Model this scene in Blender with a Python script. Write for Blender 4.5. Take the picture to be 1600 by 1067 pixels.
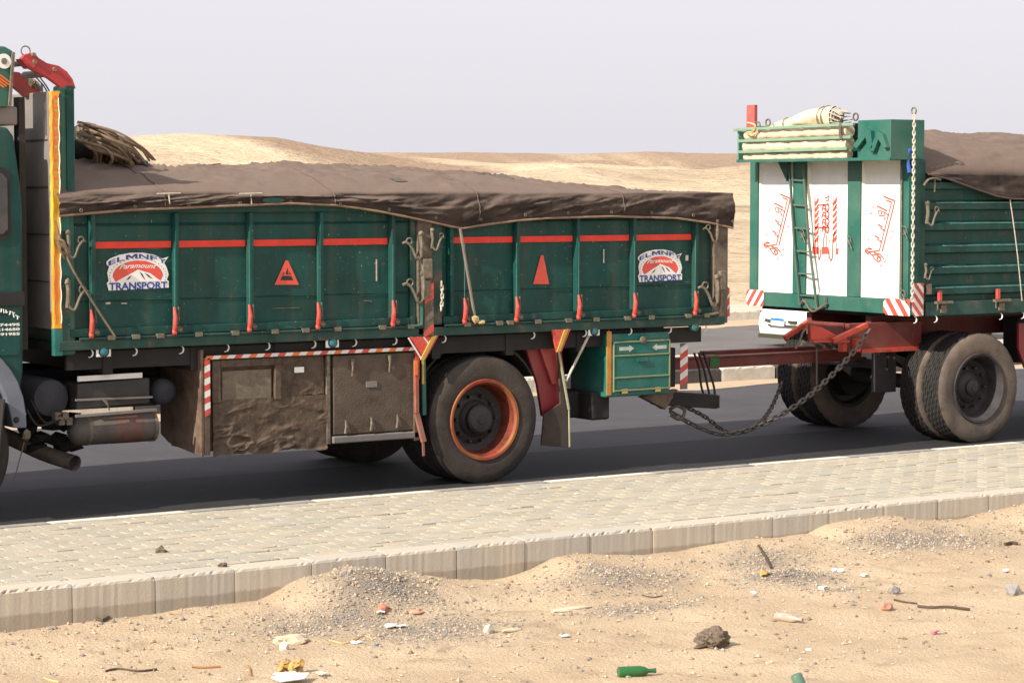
import bpy, math, random
import numpy as np
from mathutils import Vector, Matrix
random.seed(7); rng = np.random.default_rng(7)
for o in list(bpy.data.objects): bpy.data.objects.remove(o)
S = bpy.context.scene; COL = S.collection

# ------------------------------------------------------------ camera, sky, sun, exposure
FOC, CH, PITCH, YAW = 3717.0, 2.52, math.radians(3.66), math.radians(56.2)
Fv = np.array([math.cos(YAW)*math.cos(PITCH), math.sin(YAW)*math.cos(PITCH), -math.sin(PITCH)])
Rv = np.array([math.sin(YAW), -math.cos(YAW), 0.0]); Uv = np.cross(Rv, Fv); Cv = np.array([0, 0, CH])
cam = bpy.data.cameras.new('camera'); camo = bpy.data.objects.new('camera', cam); COL.objects.link(camo)
camo.matrix_world = Matrix(((Rv[0], Uv[0], -Fv[0], 0), (Rv[1], Uv[1], -Fv[1], 0), (Rv[2], Uv[2], -Fv[2], CH), (0, 0, 0, 1)))
cam.sensor_width = 36; cam.lens = FOC*36/1600; cam.clip_start = .1; cam.clip_end = 20000
S.camera = camo
SUNV = Vector((1.46, .24, -1.0)).normalized()
w = bpy.data.worlds.new('World'); S.world = w; w.use_nodes = True
nt = w.node_tree; nt.nodes.clear()
sky = nt.nodes.new('ShaderNodeTexSky'); sky.sky_type = 'NISHITA'; sky.sun_disc = False
sky.sun_elevation = math.asin(-SUNV.z); sky.sun_rotation = math.atan2(-SUNV.x, -SUNV.y)
sky.air_density = 1.0; sky.dust_density = 4.0; sky.ozone_density = 1.0
hs = nt.nodes.new('ShaderNodeHueSaturation'); hs.inputs['Saturation'].default_value = .35
mx = nt.nodes.new('ShaderNodeMix'); mx.data_type = 'RGBA'; mx.inputs[0].default_value = .75
mx.inputs[7].default_value = (6.2, 6.02, 6.45, 1)
bg = nt.nodes.new('ShaderNodeBackground'); bg.inputs[1].default_value = .1
wo = nt.nodes.new('ShaderNodeOutputWorld')
L = nt.links.new
L(sky.outputs[0], hs.inputs['Color']); L(hs.outputs[0], mx.inputs[6]); L(mx.outputs[2], bg.inputs[0]); L(bg.outputs[0], wo.inputs[0])
sl = bpy.data.lights.new('sun', 'SUN'); sl.energy = 4.4; sl.angle = math.radians(.6); sl.color = (1, .93, .82)
so = bpy.data.objects.new('sun', sl); COL.objects.link(so); so.rotation_euler = SUNV.to_track_quat('-Z', 'Y').to_euler()
S.view_settings.view_transform = 'Standard'; S.view_settings.look = 'None'
S.view_settings.exposure = .68; S.view_settings.gamma = 1; S.view_settings.use_curve_mapping = False
S.render.engine = 'CYCLES'

# ------------------------------------------------------------ measuring helpers: where a sight line meets a real plane
def ray(px, py): return Fv + Rv*(px-800)/FOC + Uv*(533.5-py)/FOC
def onY(px, py, Y=17.0):
    r = ray(px, py); return Vector(Cv + r*(Y/r[1]))
def onX(px, py, X):
    r = ray(px, py); return Vector(Cv + r*(X/r[0]))
def onZ(px, py, Z):
    r = ray(px, py); return Vector(Cv + r*((Z-CH)/r[2]))
def pxof(x, y, z):
    v = np.array([x, y, z])-Cv; d = v@Fv; return 800+FOC*(v@Rv)/d, 533.5-FOC*(v@Uv)/d
def QX(px, Y=17.0, py=450): return onY(px, py, Y).x
def QZ(py, px, Y=17.0): return onY(px, py, Y).z

# ------------------------------------------------------------ numpy noise
def _h(i, j, s): 
    n = (i*374761393 + j*668265263 + s*974634777) & 0xffffffff
    n = ((n ^ (n >> 13))*1274126177) & 0xffffffff
    return ((n ^ (n >> 16)) & 0xffff)/65535.0
def vnoise(x, y, s=0):
    x = np.asarray(x, float); y = np.asarray(y, float)
    i = np.floor(x).astype(np.int64); j = np.floor(y).astype(np.int64); fx = x-i; fy = y-j
    fx = fx*fx*(3-2*fx); fy = fy*fy*(3-2*fy)
    a = _h(i, j, s); b = _h(i+1, j, s); c = _h(i, j+1, s); d = _h(i+1, j+1, s)
    return (a*(1-fx)+b*fx)*(1-fy)+(c*(1-fx)+d*fx)*fy
def fbm(x, y, s=0, o=4):
    t = 0; a = .5
    for k in range(o): t = t+a*(vnoise(np.asarray(x)*2**k, np.asarray(y)*2**k, s+k)-.5)*2; a *= .5
    return t

# ------------------------------------------------------------ materials
MAT = {}
def mat(name, col, rough=.7, metal=0, var=.18, vs=6, dust=0, dcol=(.33, .26, .19), ds=2.5, rust=0, rcol=(.14, .075, .045), rs=9,
        bump=.0, bs=60, col2=None, c2s=1.0, trans=0, scr=0, scol=(.3, .36, .33), spec=.5, stretch=(1, 1, 1), updust=0, alpha=1):
    if name in MAT: return MAT[name]
    m = bpy.data.materials.new(name); m.use_nodes = True; t = m.node_tree; N = t.nodes; Lk = t.links.new
    b = N['Principled BSDF']; b.inputs['Roughness'].default_value = rough; b.inputs['Metallic'].default_value = metal
    if trans: b.inputs['Transmission Weight'].default_value = trans
    g = N.new('ShaderNodeNewGeometry'); mp = N.new('ShaderNodeMapping'); mp.inputs['Scale'].default_value = stretch
    Lk(g.outputs['Position'], mp.inputs['Vector'])
    def noise(sc, det=5, dist=0):
        n = N.new('ShaderNodeTexNoise'); n.inputs['Scale'].default_value = sc; n.inputs['Detail'].default_value = det
        n.inputs['Roughness'].default_value = .6; n.inputs['Distortion'].default_value = dist
        Lk(mp.outputs[0], n.inputs['Vector']); return n.outputs['Fac']
    def ramp(src, a, bb, v0=0, v1=1):
        r = N.new('ShaderNodeMapRange'); r.inputs[1].default_value = a; r.inputs[2].default_value = bb
        r.inputs[3].default_value = v0; r.inputs[4].default_value = v1; Lk(src, r.inputs[0]); return r.outputs[0]
    def mixc(f, c1, c2, mode='MIX'):
        x = N.new('ShaderNodeMix'); x.data_type = 'RGBA'; x.blend_type = mode
        if isinstance(f, float): x.inputs[0].default_value = f
        else: Lk(f, x.inputs[0])
        for k, c in ((6, c1), (7, c2)):
            if isinstance(c, tuple): x.inputs[k].default_value = (*c[:3], 1)
            else: Lk(c, x.inputs[k])
        return x.outputs[2]
    def mul(f, k):
        x = N.new('ShaderNodeMath'); x.operation = 'MULTIPLY'; Lk(f, x.inputs[0])
        if isinstance(k, (int, float)): x.inputs[1].default_value = k
        else: Lk(k, x.inputs[1])
        return x.outputs[0]
    lo = tuple(c*(1-var) for c in col); hi = tuple(min(1, c*(1+var)) for c in col)
    c = mixc(ramp(noise(vs), .3, .7), lo, hi)
    if col2: c = mixc(ramp(noise(c2s, 6, .3), .42, .6), c, col2)
    if rust: c = mixc(mul(ramp(noise(rs, 7, .4), .66-.12*rust, .74-.1*rust), .85), c, rcol)
    b.inputs['Specular IOR Level'].default_value = spec
    if scr:
        def noise3(sc, st):
            m3 = N.new('ShaderNodeMapping'); m3.inputs['Scale'].default_value = st; Lk(g.outputs['Position'], m3.inputs['Vector'])
            n = N.new('ShaderNodeTexNoise'); n.inputs['Scale'].default_value = sc; n.inputs['Detail'].default_value = 4; Lk(m3.outputs[0], n.inputs['Vector']); return n.outputs['Fac']
        c = mixc(mul(ramp(noise3(9, (1, 1, .06)), .5, .8), scr*.35), c, (.12, .095, .07))
        c = mixc(mul(ramp(noise3(55, (1, 1, .8)), .70, .74), scr), c, scol)
        c = mixc(mul(ramp(noise3(16, (.25, 1, 5)), .73, .77), scr*.6), c, scol)
    if dust: c = mixc(mul(ramp(noise(ds, 7), .32, .72), dust), c, dcol)
    if updust:
        sp = N.new('ShaderNodeSeparateXYZ'); Lk(g.outputs['Normal'], sp.inputs[0])
        c = mixc(mul(ramp(sp.outputs[2], .2, .9), updust), c, dcol)
    Lk(c, b.inputs['Base Color'])
    if bump:
        bp = N.new('ShaderNodeBump'); bp.inputs['Strength'].default_value = bump; bp.inputs['Distance'].default_value = .02
        Lk(noise(bs, 8), bp.inputs['Height']); Lk(bp.outputs[0], b.inputs['Normal'])
    MAT[name] = m; return m
DUST = (.36, .28, .2)
green = mat('green_paint', (.001, .052, .044), .5, spec=.3, scr=.8, var=.28, vs=3, dust=.035, ds=1.8, rust=.25, rcol=(.1, .065, .045), rs=7, bump=.12, bs=14)
green_d = mat('green_worn', (.0015, .054, .045), .55, scr=.8, spec=.35, var=.3, vs=5, dust=.12, ds=3, rust=.7, rcol=(.12, .075, .05), rs=6, bump=.2, bs=20)
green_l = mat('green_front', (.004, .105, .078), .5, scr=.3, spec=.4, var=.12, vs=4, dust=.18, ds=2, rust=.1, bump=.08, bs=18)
teal = mat('teal_paint', (.003, .12, .1), .45, scr=.5, spec=.35, var=.2, vs=5, dust=.15, rust=.2)
rusty = mat('rusty_steel', (.075, .058, .045), .85, var=.4, vs=14, dust=.45, ds=6, rust=.6, bump=.4, bs=40)
rustbr = mat('rust_brown', (.12, .07, .045), .85, var=.4, vs=10, dust=.4, bump=.3, bs=40)
latchm = mat('worn_latch_steel', (.17, .14, .1), .7, .2, var=.4, vs=30, rust=.7, rs=25)
redp = mat('red_paint', (.62, .025, .012), .45, var=.12, dust=.12)
redlatch = mat('red_handle_paint', (.6, .05, .035), .5, var=.3, vs=40, dust=.25, ds=30)
redstripe = mat('red_stripe_paint', (.72, .03, .012), .5, scr=.4, scol=(.1,.05,.04), var=.15, vs=10, dust=.08, ds=12)
clawred = mat('claw_red', (.38, .025, .03), .5, var=.2, dust=.12)
chas = mat('chassis_red', (.15, .013, .012), .6, var=.25, dust=.22, rust=.4)
chasb = mat('chassis_bright_red', (.52, .05, .025), .6, var=.25, dust=.2, rust=.3)
black = mat('black_steel', (.018, .018, .019), .6, var=.3, dust=.3, ds=5, dcol=(.12, .1, .08))
dark = mat('dark_underbody', (.014, .013, .013), .8, var=.3, dust=.4, dcol=(.05, .042, .035))
greyp = mat('grey_steel', (.16, .15, .145), .7, var=.2, dust=.3, vs=3, bump=.1)
greyb = mat('grey_blue_fender', (.13, .15, .19), .6, var=.15, dust=.2)
brownbox = mat('dusty_brown_sheet', (.095, .068, .048), .85, spec=.2, var=.35, vs=14, dust=.4, ds=7, dcol=(.18, .13, .095), rust=.3, scr=.5, scol=(.26,.2,.15), bump=.3, bs=60)
white = mat('white_paint', (.85, .84, .8), .5, var=.03, dust=.04)
whitep = mat('white_panel_paint', (.82, .81, .77), .55, var=.05, vs=3, dust=.1, scr=.35, scol=(.5,.45,.38))
creamp = mat('cream_flank_paint', (.8, .77, .66), .5, var=.05)
hookw = mat('hook_white_paint', (.75, .74, .7), .5, var=.1, dust=.1)
blue = mat('blue_print', (.02, .06, .28), .5, var=.1)
redpr = mat('red_print', (.72, .09, .06), .5, var=.1)
blk = mat('black_print', (.02, .02, .02), .6)
yellow = mat('yellow_orange_paint', (.85, .5, .03), .5, var=.1, vs=20, col2=(.8, .25, .02), c2s=1.3, dust=.1)
yel = mat('yellow_paint', (.48, .32, .05), .5, dust=.2)
orange = mat('orange_paint', (.75, .16, .02), .5, var=.2, dust=.1)
orim = mat('orange_rim_paint', (.27, .035, .018), .7, spec=.25, var=.4, vs=9, col2=(.3, .11, .03), c2s=3.2, dust=.4, ds=9, dcol=(.2,.1,.06), scr=.6, scol=(.12,.06,.04))
rubber = mat('tyre_rubber', (.035, .031, .029), .9, spec=.2, var=.3, vs=8, dust=.7, ds=3, dcol=(.115, .09, .07), bump=.25, bs=50)
rubber2 = mat('sandy_tyre_rubber', (.065, .052, .042), .85, var=.25, vs=8, dust=.8, ds=3, dcol=(.25, .185, .135), bump=.3, bs=50)
tread = mat('tyre_tread_rubber', (.022, .021, .021), .9, spec=.2, var=.3, vs=20, dust=.4, dcol=(.075, .062, .05))
tan = mat('dusty_tan_wheel', (.3, .21, .13), .8, var=.2)
tarpm = mat('brown_tarpaulin', (.03, .024, .022), .95, spec=.15, scr=.5, scol=(.2,.15,.12), var=.4, vs=2.2, dust=.28, ds=3.5, dcol=(.19, .14, .112), updust=.85, bump=.5, bs=7, stretch=(1, 1.2, 2))
hemm = mat('brown_tarp_hem', (.25, .16, .11), .9, var=.25, vs=9)
ropem = mat('tan_rope', (.55, .41, .19), .9, var=.35, vs=25)
roped = mat('brown_rope', (.2, .14, .09), .9, var=.25, vs=25)
canvas = mat('cream_canvas', (.66, .55, .38), .9, var=.12, vs=14, dust=.25, bump=.4, bs=30)
chain = mat('chain_steel', (.13, .11, .09), .6, .3, var=.35, vs=40, rust=.5, rs=40)
chainw = mat('pale_chain_steel', (.5, .44, .36), .6, var=.3, vs=50)
glassm = mat('dark_glass', (.03, .035, .045), .12, var=.2, dust=.25)
carw = mat('white_car_paint', (.82, .82, .78), .25, var=.02)
bluerope = mat('blue_strap', (.03, .1, .4), .8)
copper = mat('ochre_lamp_red', (.35, .02, .02), .3)
tealglass = mat('teal_lens', (.03, .16, .2), .2)
mudm = mat('mud_flap_rubber', (.05, .036, .028), .9, var=.3, dust=.4, dcol=(.13,.1,.075))
maroon = mat('maroon_paint', (.24, .012, .018), .5, var=.25, dust=.15)

# ------------------------------------------------------------ mesh builder
WL = {}
def tag(o, label=None, cat=None, group=None, kind=None):
    if label: o['label'] = label
    if cat: o['category'] = cat
    if group: o['group'] = group
    if kind: o['kind'] = kind
    return o
def empty(name, loc, label, cat, group=None):
    o = bpy.data.objects.new(name, None); COL.objects.link(o); o.location = loc; o.empty_display_size = .2
    WL[o] = Vector(loc); return tag(o, label, cat, group)
def link(me, name, loc, parent=None, rot=(0, 0, 0), scale=(1, 1, 1)):
    o = bpy.data.objects.new(name, me); COL.objects.link(o)
    loc = Vector(loc); WL[o] = loc
    if parent is not None: o.parent = parent; o.location = loc-WL[parent]
    else: o.location = loc
    o.rotation_euler = rot; o.scale = scale; return o
class MB:
    def __init__(s): s.v = []; s.f = []; s.m = []
    def add(s, vs, fs, mi=0):
        n = len(s.v); s.v += [tuple(q) for q in vs]; s.f += [tuple(n+i for i in f) for f in fs]; s.m += [mi]*len(fs); return s
    def box(s, x0, x1, y0, y1, z0, z1, mi=0):
        return s.add([(x0,y0,z0),(x1,y0,z0),(x1,y1,z0),(x0,y1,z0),(x0,y0,z1),(x1,y0,z1),(x1,y1,z1),(x0,y1,z1)],
            [(0,3,2,1),(4,5,6,7),(0,1,5,4),(1,2,6,5),(2,3,7,6),(3,0,4,7)], mi)
    def bar(s, a, b, wd, ht, mi=0, up=(0,0,1)):
        a = Vector(a); b = Vector(b); d = (b-a).normalized(); u = Vector(up); r = d.cross(u)
        if r.length < 1e-4: r = d.cross(Vector((0,1,0)))
        r.normalize(); u = r.cross(d); r *= wd/2; u *= ht/2
        return s.add([a-r-u,a+r-u,a+r+u,a-r+u,b-r-u,b+r-u,b+r+u,b-r+u],[(0,1,2,3),(7,6,5,4),(0,4,5,1),(1,5,6,2),(2,6,7,3),(3,7,4,0)],mi)
    def prism(s, poly, axis, a, b, mi=0):
        # poly of 2D points; axis 'y': (x,z) ; 'x': (y,z); 'z': (x,y)
        def P(p, t): return {'y': (p[0], t, p[1]), 'x': (t, p[0], p[1]), 'z': (p[0], p[1], t)}[axis]
        n = len(poly); vs = [P(p, a) for p in poly]+[P(p, b) for p in poly]
        fs = [tuple(range(n)), tuple(range(2*n-1, n-1, -1))]+[(i, i+n, (i+1) % n+n, (i+1) % n) for i in range(n)]
        return s.add(vs, fs, mi)
    def tube(s, pts, r, n=8, mi=0, closed=False, caps=True):
        pts = [Vector(p) for p in pts]; k = len(pts); vs = []; fs = []; prev = None
        for i, p in enumerate(pts):
            if closed: d = pts[(i+1) % k]-pts[i-1]
            else: d = pts[min(i+1, k-1)]-pts[max(i-1, 0)]
            d.normalize()
            if prev is None:
                u = Vector((0,0,1)) if abs(d.z) < .9 else Vector((0,1,0)); a = d.cross(u).normalized()
            else: a = (prev-d*prev.dot(d)).normalized()
            prev = a; b = d.cross(a); rr = r[i] if isinstance(r, (list, tuple)) else r
            for j in range(n):
                t = 2*math.pi*j/n; vs.append(p+a*(rr*math.cos(t))+b*(rr*math.sin(t)))
        for i in range(k if closed else k-1):
            for j in range(n):
                i2 = (i+1) % k; fs.append((i*n+j, i*n+(j+1) % n, i2*n+(j+1) % n, i2*n+j))
        if caps and not closed: fs += [tuple(range(n-1, -1, -1)), tuple(range((k-1)*n, k*n))]
        return s.add(vs, fs, mi)
    def lathe(s, prof, c, axis='y', n=48, mi=0, close=False, mod=None):
        # prof: list of (r, t) ; t along axis
        vs = []; fs = []; k = len(prof); c = Vector(c)
        for i in range(n):
            a = 2*math.pi*i/n
            for j, (r, t) in enumerate(prof):
                if mod: r = mod(r, j, i)
                u, v = r*math.cos(a), r*math.sin(a)
                vs.append(c+Vector({'y': (u, t, v), 'x': (t, u, v), 'z': (u, v, t)}[axis]))
        for i in range(n):
            i2 = (i+1) % n
            for j in range(k if close else k-1):
                j2 = (j+1) % k; fs.append((i*k+j, i*k+j2, i2*k+j2, i2*k+j))
        return s.add(vs, fs, mi)
    def disc(s, c, r, axis='y', n=24, mi=0):
        vs = []; c = Vector(c)
        for i in range(n):
            a = 2*math.pi*i/n; u, v = r*math.cos(a), r*math.sin(a)
            vs.append(c+Vector({'y': (u, 0, v), 'x': (0, u, v), 'z': (u, v, 0)}[axis]))
        return s.add(vs, [tuple(range(n))], mi)
    def blob(s, c, rad, mi=0, n=1, jit=.25, seed=None):
        import bmesh
        bm = bmesh.new(); bmesh.ops.create_icosphere(bm, subdivisions=n, radius=1)
        rr = random.Random(seed if seed is not None else random.random())
        vs = [Vector((v.co.x*rad[0], v.co.y*rad[1], v.co.z*rad[2]))*(1+rr.uniform(-jit, jit))+Vector(c) for v in bm.verts]
        fs = [tuple(v.index for v in f.verts) for f in bm.faces]; bm.free(); return s.add(vs, fs, mi)
    def mesh(s, mats, smooth=None, center=None, fix=True):
        c = Vector(center) if center is not None else Vector((0,0,0))
        me = bpy.data.meshes.new('mesh'); me.from_pydata([tuple(Vector(q)-c) for q in s.v], [], s.f)
        for m in (mats if isinstance(mats, (list, tuple)) else [mats]): me.materials.append(m)
        me.polygons.foreach_set('material_index', s.m)
        if fix:
            import bmesh
            bm = bmesh.new(); bm.from_mesh(me); bmesh.ops.recalc_face_normals(bm, faces=bm.faces); bm.to_mesh(me); bm.free()
        if smooth:
            me.polygons.foreach_set('use_smooth', [True]*len(me.polygons))
            me.set_sharp_from_angle(angle=math.radians(smooth))
        me.update(); return me
    def build(s, name, mats, parent=None, smooth=None, bevel=0, base=False, fix=True, **kw):
        a = np.array(s.v); lo = a.min(0); hi = a.max(0); c = Vector((lo+hi)/2)
        if base: c.z = lo[2]
        o = link(s.mesh(mats, smooth, c, fix), name, c, parent)
        if bevel:
            b = o.modifiers.new('b', 'BEVEL'); b.width = bevel; b.segments = 2; b.limit_method = 'ANGLE'; b.angle_limit = math.radians(40)
        tag(o, **kw); return o
def arc(c, r, a0, a1, n, plane='xz'):
    out = []
    for i in range(n+1):
        a = math.radians(a0+(a1-a0)*i/n); u, v = r*math.cos(a), r*math.sin(a)
        out.append(Vector(c)+Vector({'xz': (u, 0, v), 'xy': (u, v, 0), 'yz': (0, u, v)}[plane]))
    return out
def smooth_path(pts, k=6):
    pts = [Vector(p) for p in pts]; out = []
    for i in range(len(pts)-1):
        p0 = pts[max(i-1, 0)]; p1 = pts[i]; p2 = pts[i+1]; p3 = pts[min(i+2, len(pts)-1)]
        for j in range(k):
            t = j/k; out.append(.5*((2*p1)+(p2-p0)*t+(2*p0-5*p1+4*p2-p3)*t*t+(3*p1-p0-3*p2+p3)*t**3))
    return out+[pts[-1]]
def text2d(txt, bold=0, shear=0):
    cu = bpy.data.curves.new('txt', 'FONT'); cu.body = txt; cu.size = 1; cu.offset = bold; cu.shear = shear; cu.fill_mode = 'BOTH' if hasattr(cu, 'fill_mode') and 0 else cu.fill_mode
    cu.resolution_u = 3; ob = bpy.data.objects.new('txt', cu); COL.objects.link(ob)
    bpy.context.view_layer.update(); me = bpy.data.meshes.new_from_object(ob.evaluated_get(bpy.context.evaluated_depsgraph_get()))
    v = [(q.co.x, q.co.y) for q in me.vertices]; f = [tuple(p.vertices) for p in me.polygons]
    bpy.data.objects.remove(ob); bpy.data.meshes.remove(me)
    if not v: return [], []
    xs = [a for a, b in v]; ys = [b for a, b in v]; x0, x1, y0, y1 = min(xs), max(xs), min(ys), max(ys)
    return [((a-x0)/(x1-x0), (b-y0)/(y1-y0)) for a, b in v], f

# ============================================================ SETTING
# ---- dirt ground in front of the outer kerb
KY = 13.25
kp = [(-400,1025),(0,988),(95,978),(230,958),(355,947),(400,940),(470,905),(540,884),(600,893),(640,893),(700,905),(770,907),(830,890),(870,870),(900,866),(950,868),(1000,868),(1060,862),(1110,850),(1180,838),(1260,832),(1290,818),(1330,812),(1400,808),(1440,815),(1500,812),(1560,798),(1600,790),(2000,770)]
KX = []; KZ = []
for a, b in kp:
    q = onY(a, b, KY); KX.append(q.x); KZ.append(q.z)
BASE = -.13
heaps = []   # (x,y,sx,sy,h)
for px, py, sx, sy, h in ((560,925,.5,.3,.075),(700,935,.3,.2,.03),(930,900,.45,.25,.06),(1225,885,.36,.2,.09),(1480,850,.7,.3,.06),(1340,850,.25,.15,.04)):
    q = onZ(px, py, -.02); heaps.append((q.x, q.y, sx, sy, h))
def gz(x, y, fine=True):
    x = np.asarray(x, float); y = np.asarray(y, float)
    zk = np.interp(x, KX, KZ); t = np.clip((KY-y)/1.0, 0, 1); s = 1-t*t*(3-2*t)
    z = BASE+(zk-BASE)*s+.025*fbm(x*.9, y*.9, 3, 3)
    for hx, hy, sx, sy, h in heaps: z = z+h*np.exp(-((x-hx)/sx)**2-((y-hy)/sy)**2)*np.clip((KY-y)/.3, 0, 1)
    if fine: z = z+.012*fbm(x*5, y*5, 9, 4)+.009*np.maximum(0, fbm(x*22, y*22, 21, 2))+.012*np.abs(fbm(x*2.3, y*3.1, 33, 3))
    z = z*np.clip(1-0*x, 0, 1)
    return z
def put(px, py):
    z = -.1
    for _ in range(8): q = onZ(px, py, z); z = float(gz(q.x, q.y))
    return Vector((q.x, q.y, z))
def gravel(x, y):
    m = 0*np.asarray(x, float)
    for px, py, sx, sy, a in ((585,925,.34,.34,.9),(520,950,.55,.28,.6),(680,955,.45,.3,.6),(960,895,.45,.25,.7),(1225,885,.3,.22,1.),(1190,865,.3,.2,.75),(1440,840,.7,.24,.7),(1000,925,.45,.15,.4),(1320,895,.2,.06,.5)):
        q = onZ(px, py, -.02); m = np.maximum(m, a*np.exp(-((x-q.x)/sx)**2-((y-q.y)/sy)**2))
    return np.clip(m*(1.1+.8*fbm(np.asarray(x)*4, np.asarray(y)*4, 5, 3)), 0, 1)
def axis_pts(lo, a, b, hi, step, grow=1.25):
    mid = list(np.arange(a, b, step))+[b]; l = []; s = step; x = a
    while x > lo: s *= grow; x -= s; l.append(max(x, lo))
    r = []; s = step; x = b
    while x < hi: s *= grow; x += s; r.append(min(x, hi))
    return np.array(l[::-1]+mid+r)
def grid_obj(name, X, Y, Z, m, attr=None, **kw):
    ny, nx = X.shape; v = np.stack([X.ravel(), Y.ravel(), Z.ravel()], 1)
    me = bpy.data.meshes.new(name); idx = np.arange(ny*nx).reshape(ny, nx)
    q = np.stack([idx[:-1,:-1].ravel(), idx[:-1,1:].ravel(), idx[1:,1:].ravel(), idx[1:,:-1].ravel()], 1)
    me.vertices.add(len(v)); me.vertices.foreach_set('co', v.ravel().astype(np.float32))
    me.loops.add(q.size); me.loops.foreach_set('vertex_index', q.ravel().astype(np.int32))
    me.polygons.add(len(q)); me.polygons.foreach_set('loop_start', np.arange(0, q.size, 4, dtype=np.int32))
    me.update(calc_edges=True); me.validate(); me.polygons.foreach_set('use_smooth', [True]*len(me.polygons)); me.materials.append(m)
    if attr:
        for k, a in attr.items():
            at = me.attributes.new(k, 'FLOAT', 'POINT'); at.data.foreach_set('value', a.ravel().astype(np.float32))
    o = bpy.data.objects.new(name, me); COL.objects.link(o); WL[o] = Vector((0,0,0)); tag(o, **kw); return o
def sandmat(name, c1, c2, c3, s1, s2, attrname=None, c4=(.2,.18,.16), bump=.4, bs=40):
    m = bpy.data.materials.new(name); m.use_nodes = True; N = m.node_tree.nodes; Lk = m.node_tree.links.new; b = N['Principled BSDF']
    b.inputs['Roughness'].default_value = .95; b.inputs['Specular IOR Level'].default_value = .15
    g = N.new('ShaderNodeNewGeometry')
    def no(s, d=6, st=(1,1,1), dist=0.):
        mp = N.new('ShaderNodeMapping'); mp.inputs['Scale'].default_value = st; Lk(g.outputs['Position'], mp.inputs[0])
        n = N.new('ShaderNodeTexNoise'); n.inputs['Scale'].default_value = s; n.inputs['Detail'].default_value = d; n.inputs['Roughness'].default_value = .62
        n.inputs['Distortion'].default_value = dist
        Lk(mp.outputs[0], n.inputs[0]); return n.outputs['Fac']
    def rr(src, a, bb, v=1.0):
        r = N.new('ShaderNodeMapRange'); r.inputs[1].default_value = a; r.inputs[2].default_value = bb; r.inputs[4].default_value = v; Lk(src, r.inputs[0]); return r.outputs[0]
    def mi(f, a, bb):
        x = N.new('ShaderNodeMix'); x.data_type = 'RGBA'; Lk(f, x.inputs[0])
        for k, c in ((6, a), (7, bb)):
            if isinstance(c, tuple): x.inputs[k].default_value = (*c, 1)
            else: Lk(c, x.inputs[k])
        return x.outputs[2]
    c = mi(rr(no(s1), .38, .62), c1, c2); c = mi(rr(no(s2, 8, dist=.5), .55, .7), c, c3)
    if attrname:
        a = N.new('ShaderNodeAttribute'); a.attribute_name = attrname; c = mi(a.outputs['Fac'], c, c4)
    c = mi(rr(no(s2*14, 3), .62, .75, .35), c, tuple(x*.45 for x in c1))
    Lk(c, b.inputs['Base Color'])
    bp = N.new('ShaderNodeBump'); bp.inputs['Strength'].default_value = bump; bp.inputs['Distance'].default_value = .03 if bs > 5 else 2.5
    Lk(no(bs, 9), bp.inputs['Height']); Lk(bp.outputs[0], b.inputs['Normal']); return m
xs = axis_pts(-250, 4.4, 15.2, 400, .03); ys = axis_pts(-200, 9.6, KY+.03, KY+.04, .03)[::1]
X, Y = np.meshgrid(xs, ys)
m_dirt = sandmat('sandy_dirt', (.49,.37,.245), (.57,.445,.3), (.395,.295,.2), 1.1, 3.0, 'gravel', (.25,.21,.172), .9, 45)
grid_obj('sand_ground', X, Y, gz(X, Y), m_dirt, {'gravel': np.clip(gravel(X, Y)*1.1, 0, 1)}, kind='structure')

# ---- road, median, far carriageway
def asphalt(name, c):
    return mat(name, c, .85, var=.28, vs=1.2, dust=.45, ds=.5, scr=.5, scol=tuple(q*2.2 for q in c), dcol=(c[0]*1.5, c[1]*1.4, c[2]*1.25), bump=.5, bs=90)
asph = asphalt('asphalt', (.048, .045, .053))
b = MB(); b.add([(-300,15.8,0),(400,15.8,0),(400,24.4,0),(-300,24.4,0)], [(0,1,2,3)]); b.build('road', asph, kind='structure')
b = MB(); b.add([(-300,15.8,.004),(400,15.8,.004),(400,18.75,.004),(-300,18.75,.004)], [(0,1,2,3)]); b.build('road_shade_strip', asphalt('shade_asphalt', (.011,.010,.012)), kind='structure')  # near-black strip paints the deep shade under the truck into the road
b = MB(); b.add([(-300,26.6,0),(400,26.6,0),(400,35.8,0),(-300,35.8,0)], [(0,1,2,3)]); b.build('far_carriageway', asphalt('far_asphalt', (.12,.108,.105)), kind='structure')
m_dust = sandmat('gutter_sand', (.44,.34,.235), (.50,.38,.26), (.36,.28,.2), 2, 5, None)
def wavy_strip(name, y0, y1, z, side, seed):
    xx = np.arange(-60, 120, .25); n = fbm(xx*.7, xx*0+seed, seed, 4)
    if side > 0: A = y0+0*xx; B = y1+n*(abs(y1-y0))*.6
    else: A = y0+n*(abs(y1-y0))*.6; B = y1+0*xx
    v = [(x, a, z) for x, a in zip(xx, A)]+[(x, c, z) for x, c in zip(xx, B)]; k = len(xx)
    MB().add(v, [(i, i+1, i+1+k, i+k) for i in range(k-1)]).build(name, m_dust, kind='structure')
wavy_strip('median_gutter_sand', 23.6, 24.32, .004, -1, 3)
wavy_strip('far_gutter_sand', 33.9, 35.62, .004, -1, 5)
conc = sandmat('median_concrete', (.5,.43,.33), (.56,.5,.4), (.42,.35,.27), 1.5, 4, None)
med = MB().box(-120, 160, 24.46, 26.7, -.1, .17).build('median', conc, kind='structure')
kbk = mat('black_kerb_paint', (.035,.033,.035), .8, var=.4, vs=8, dust=.4, ds=6, dcol=(.2,.17,.14), bump=.3)
kwh = mat('white_kerb_paint', (.62,.58,.5), .8, var=.15, vs=8, dust=.4, ds=6, dcol=(.35,.28,.2), bump=.3)
kcon = mat('bare_kerb_concrete', (.24,.215,.2), .85, var=.2, dust=.3, bump=.2)
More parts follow.
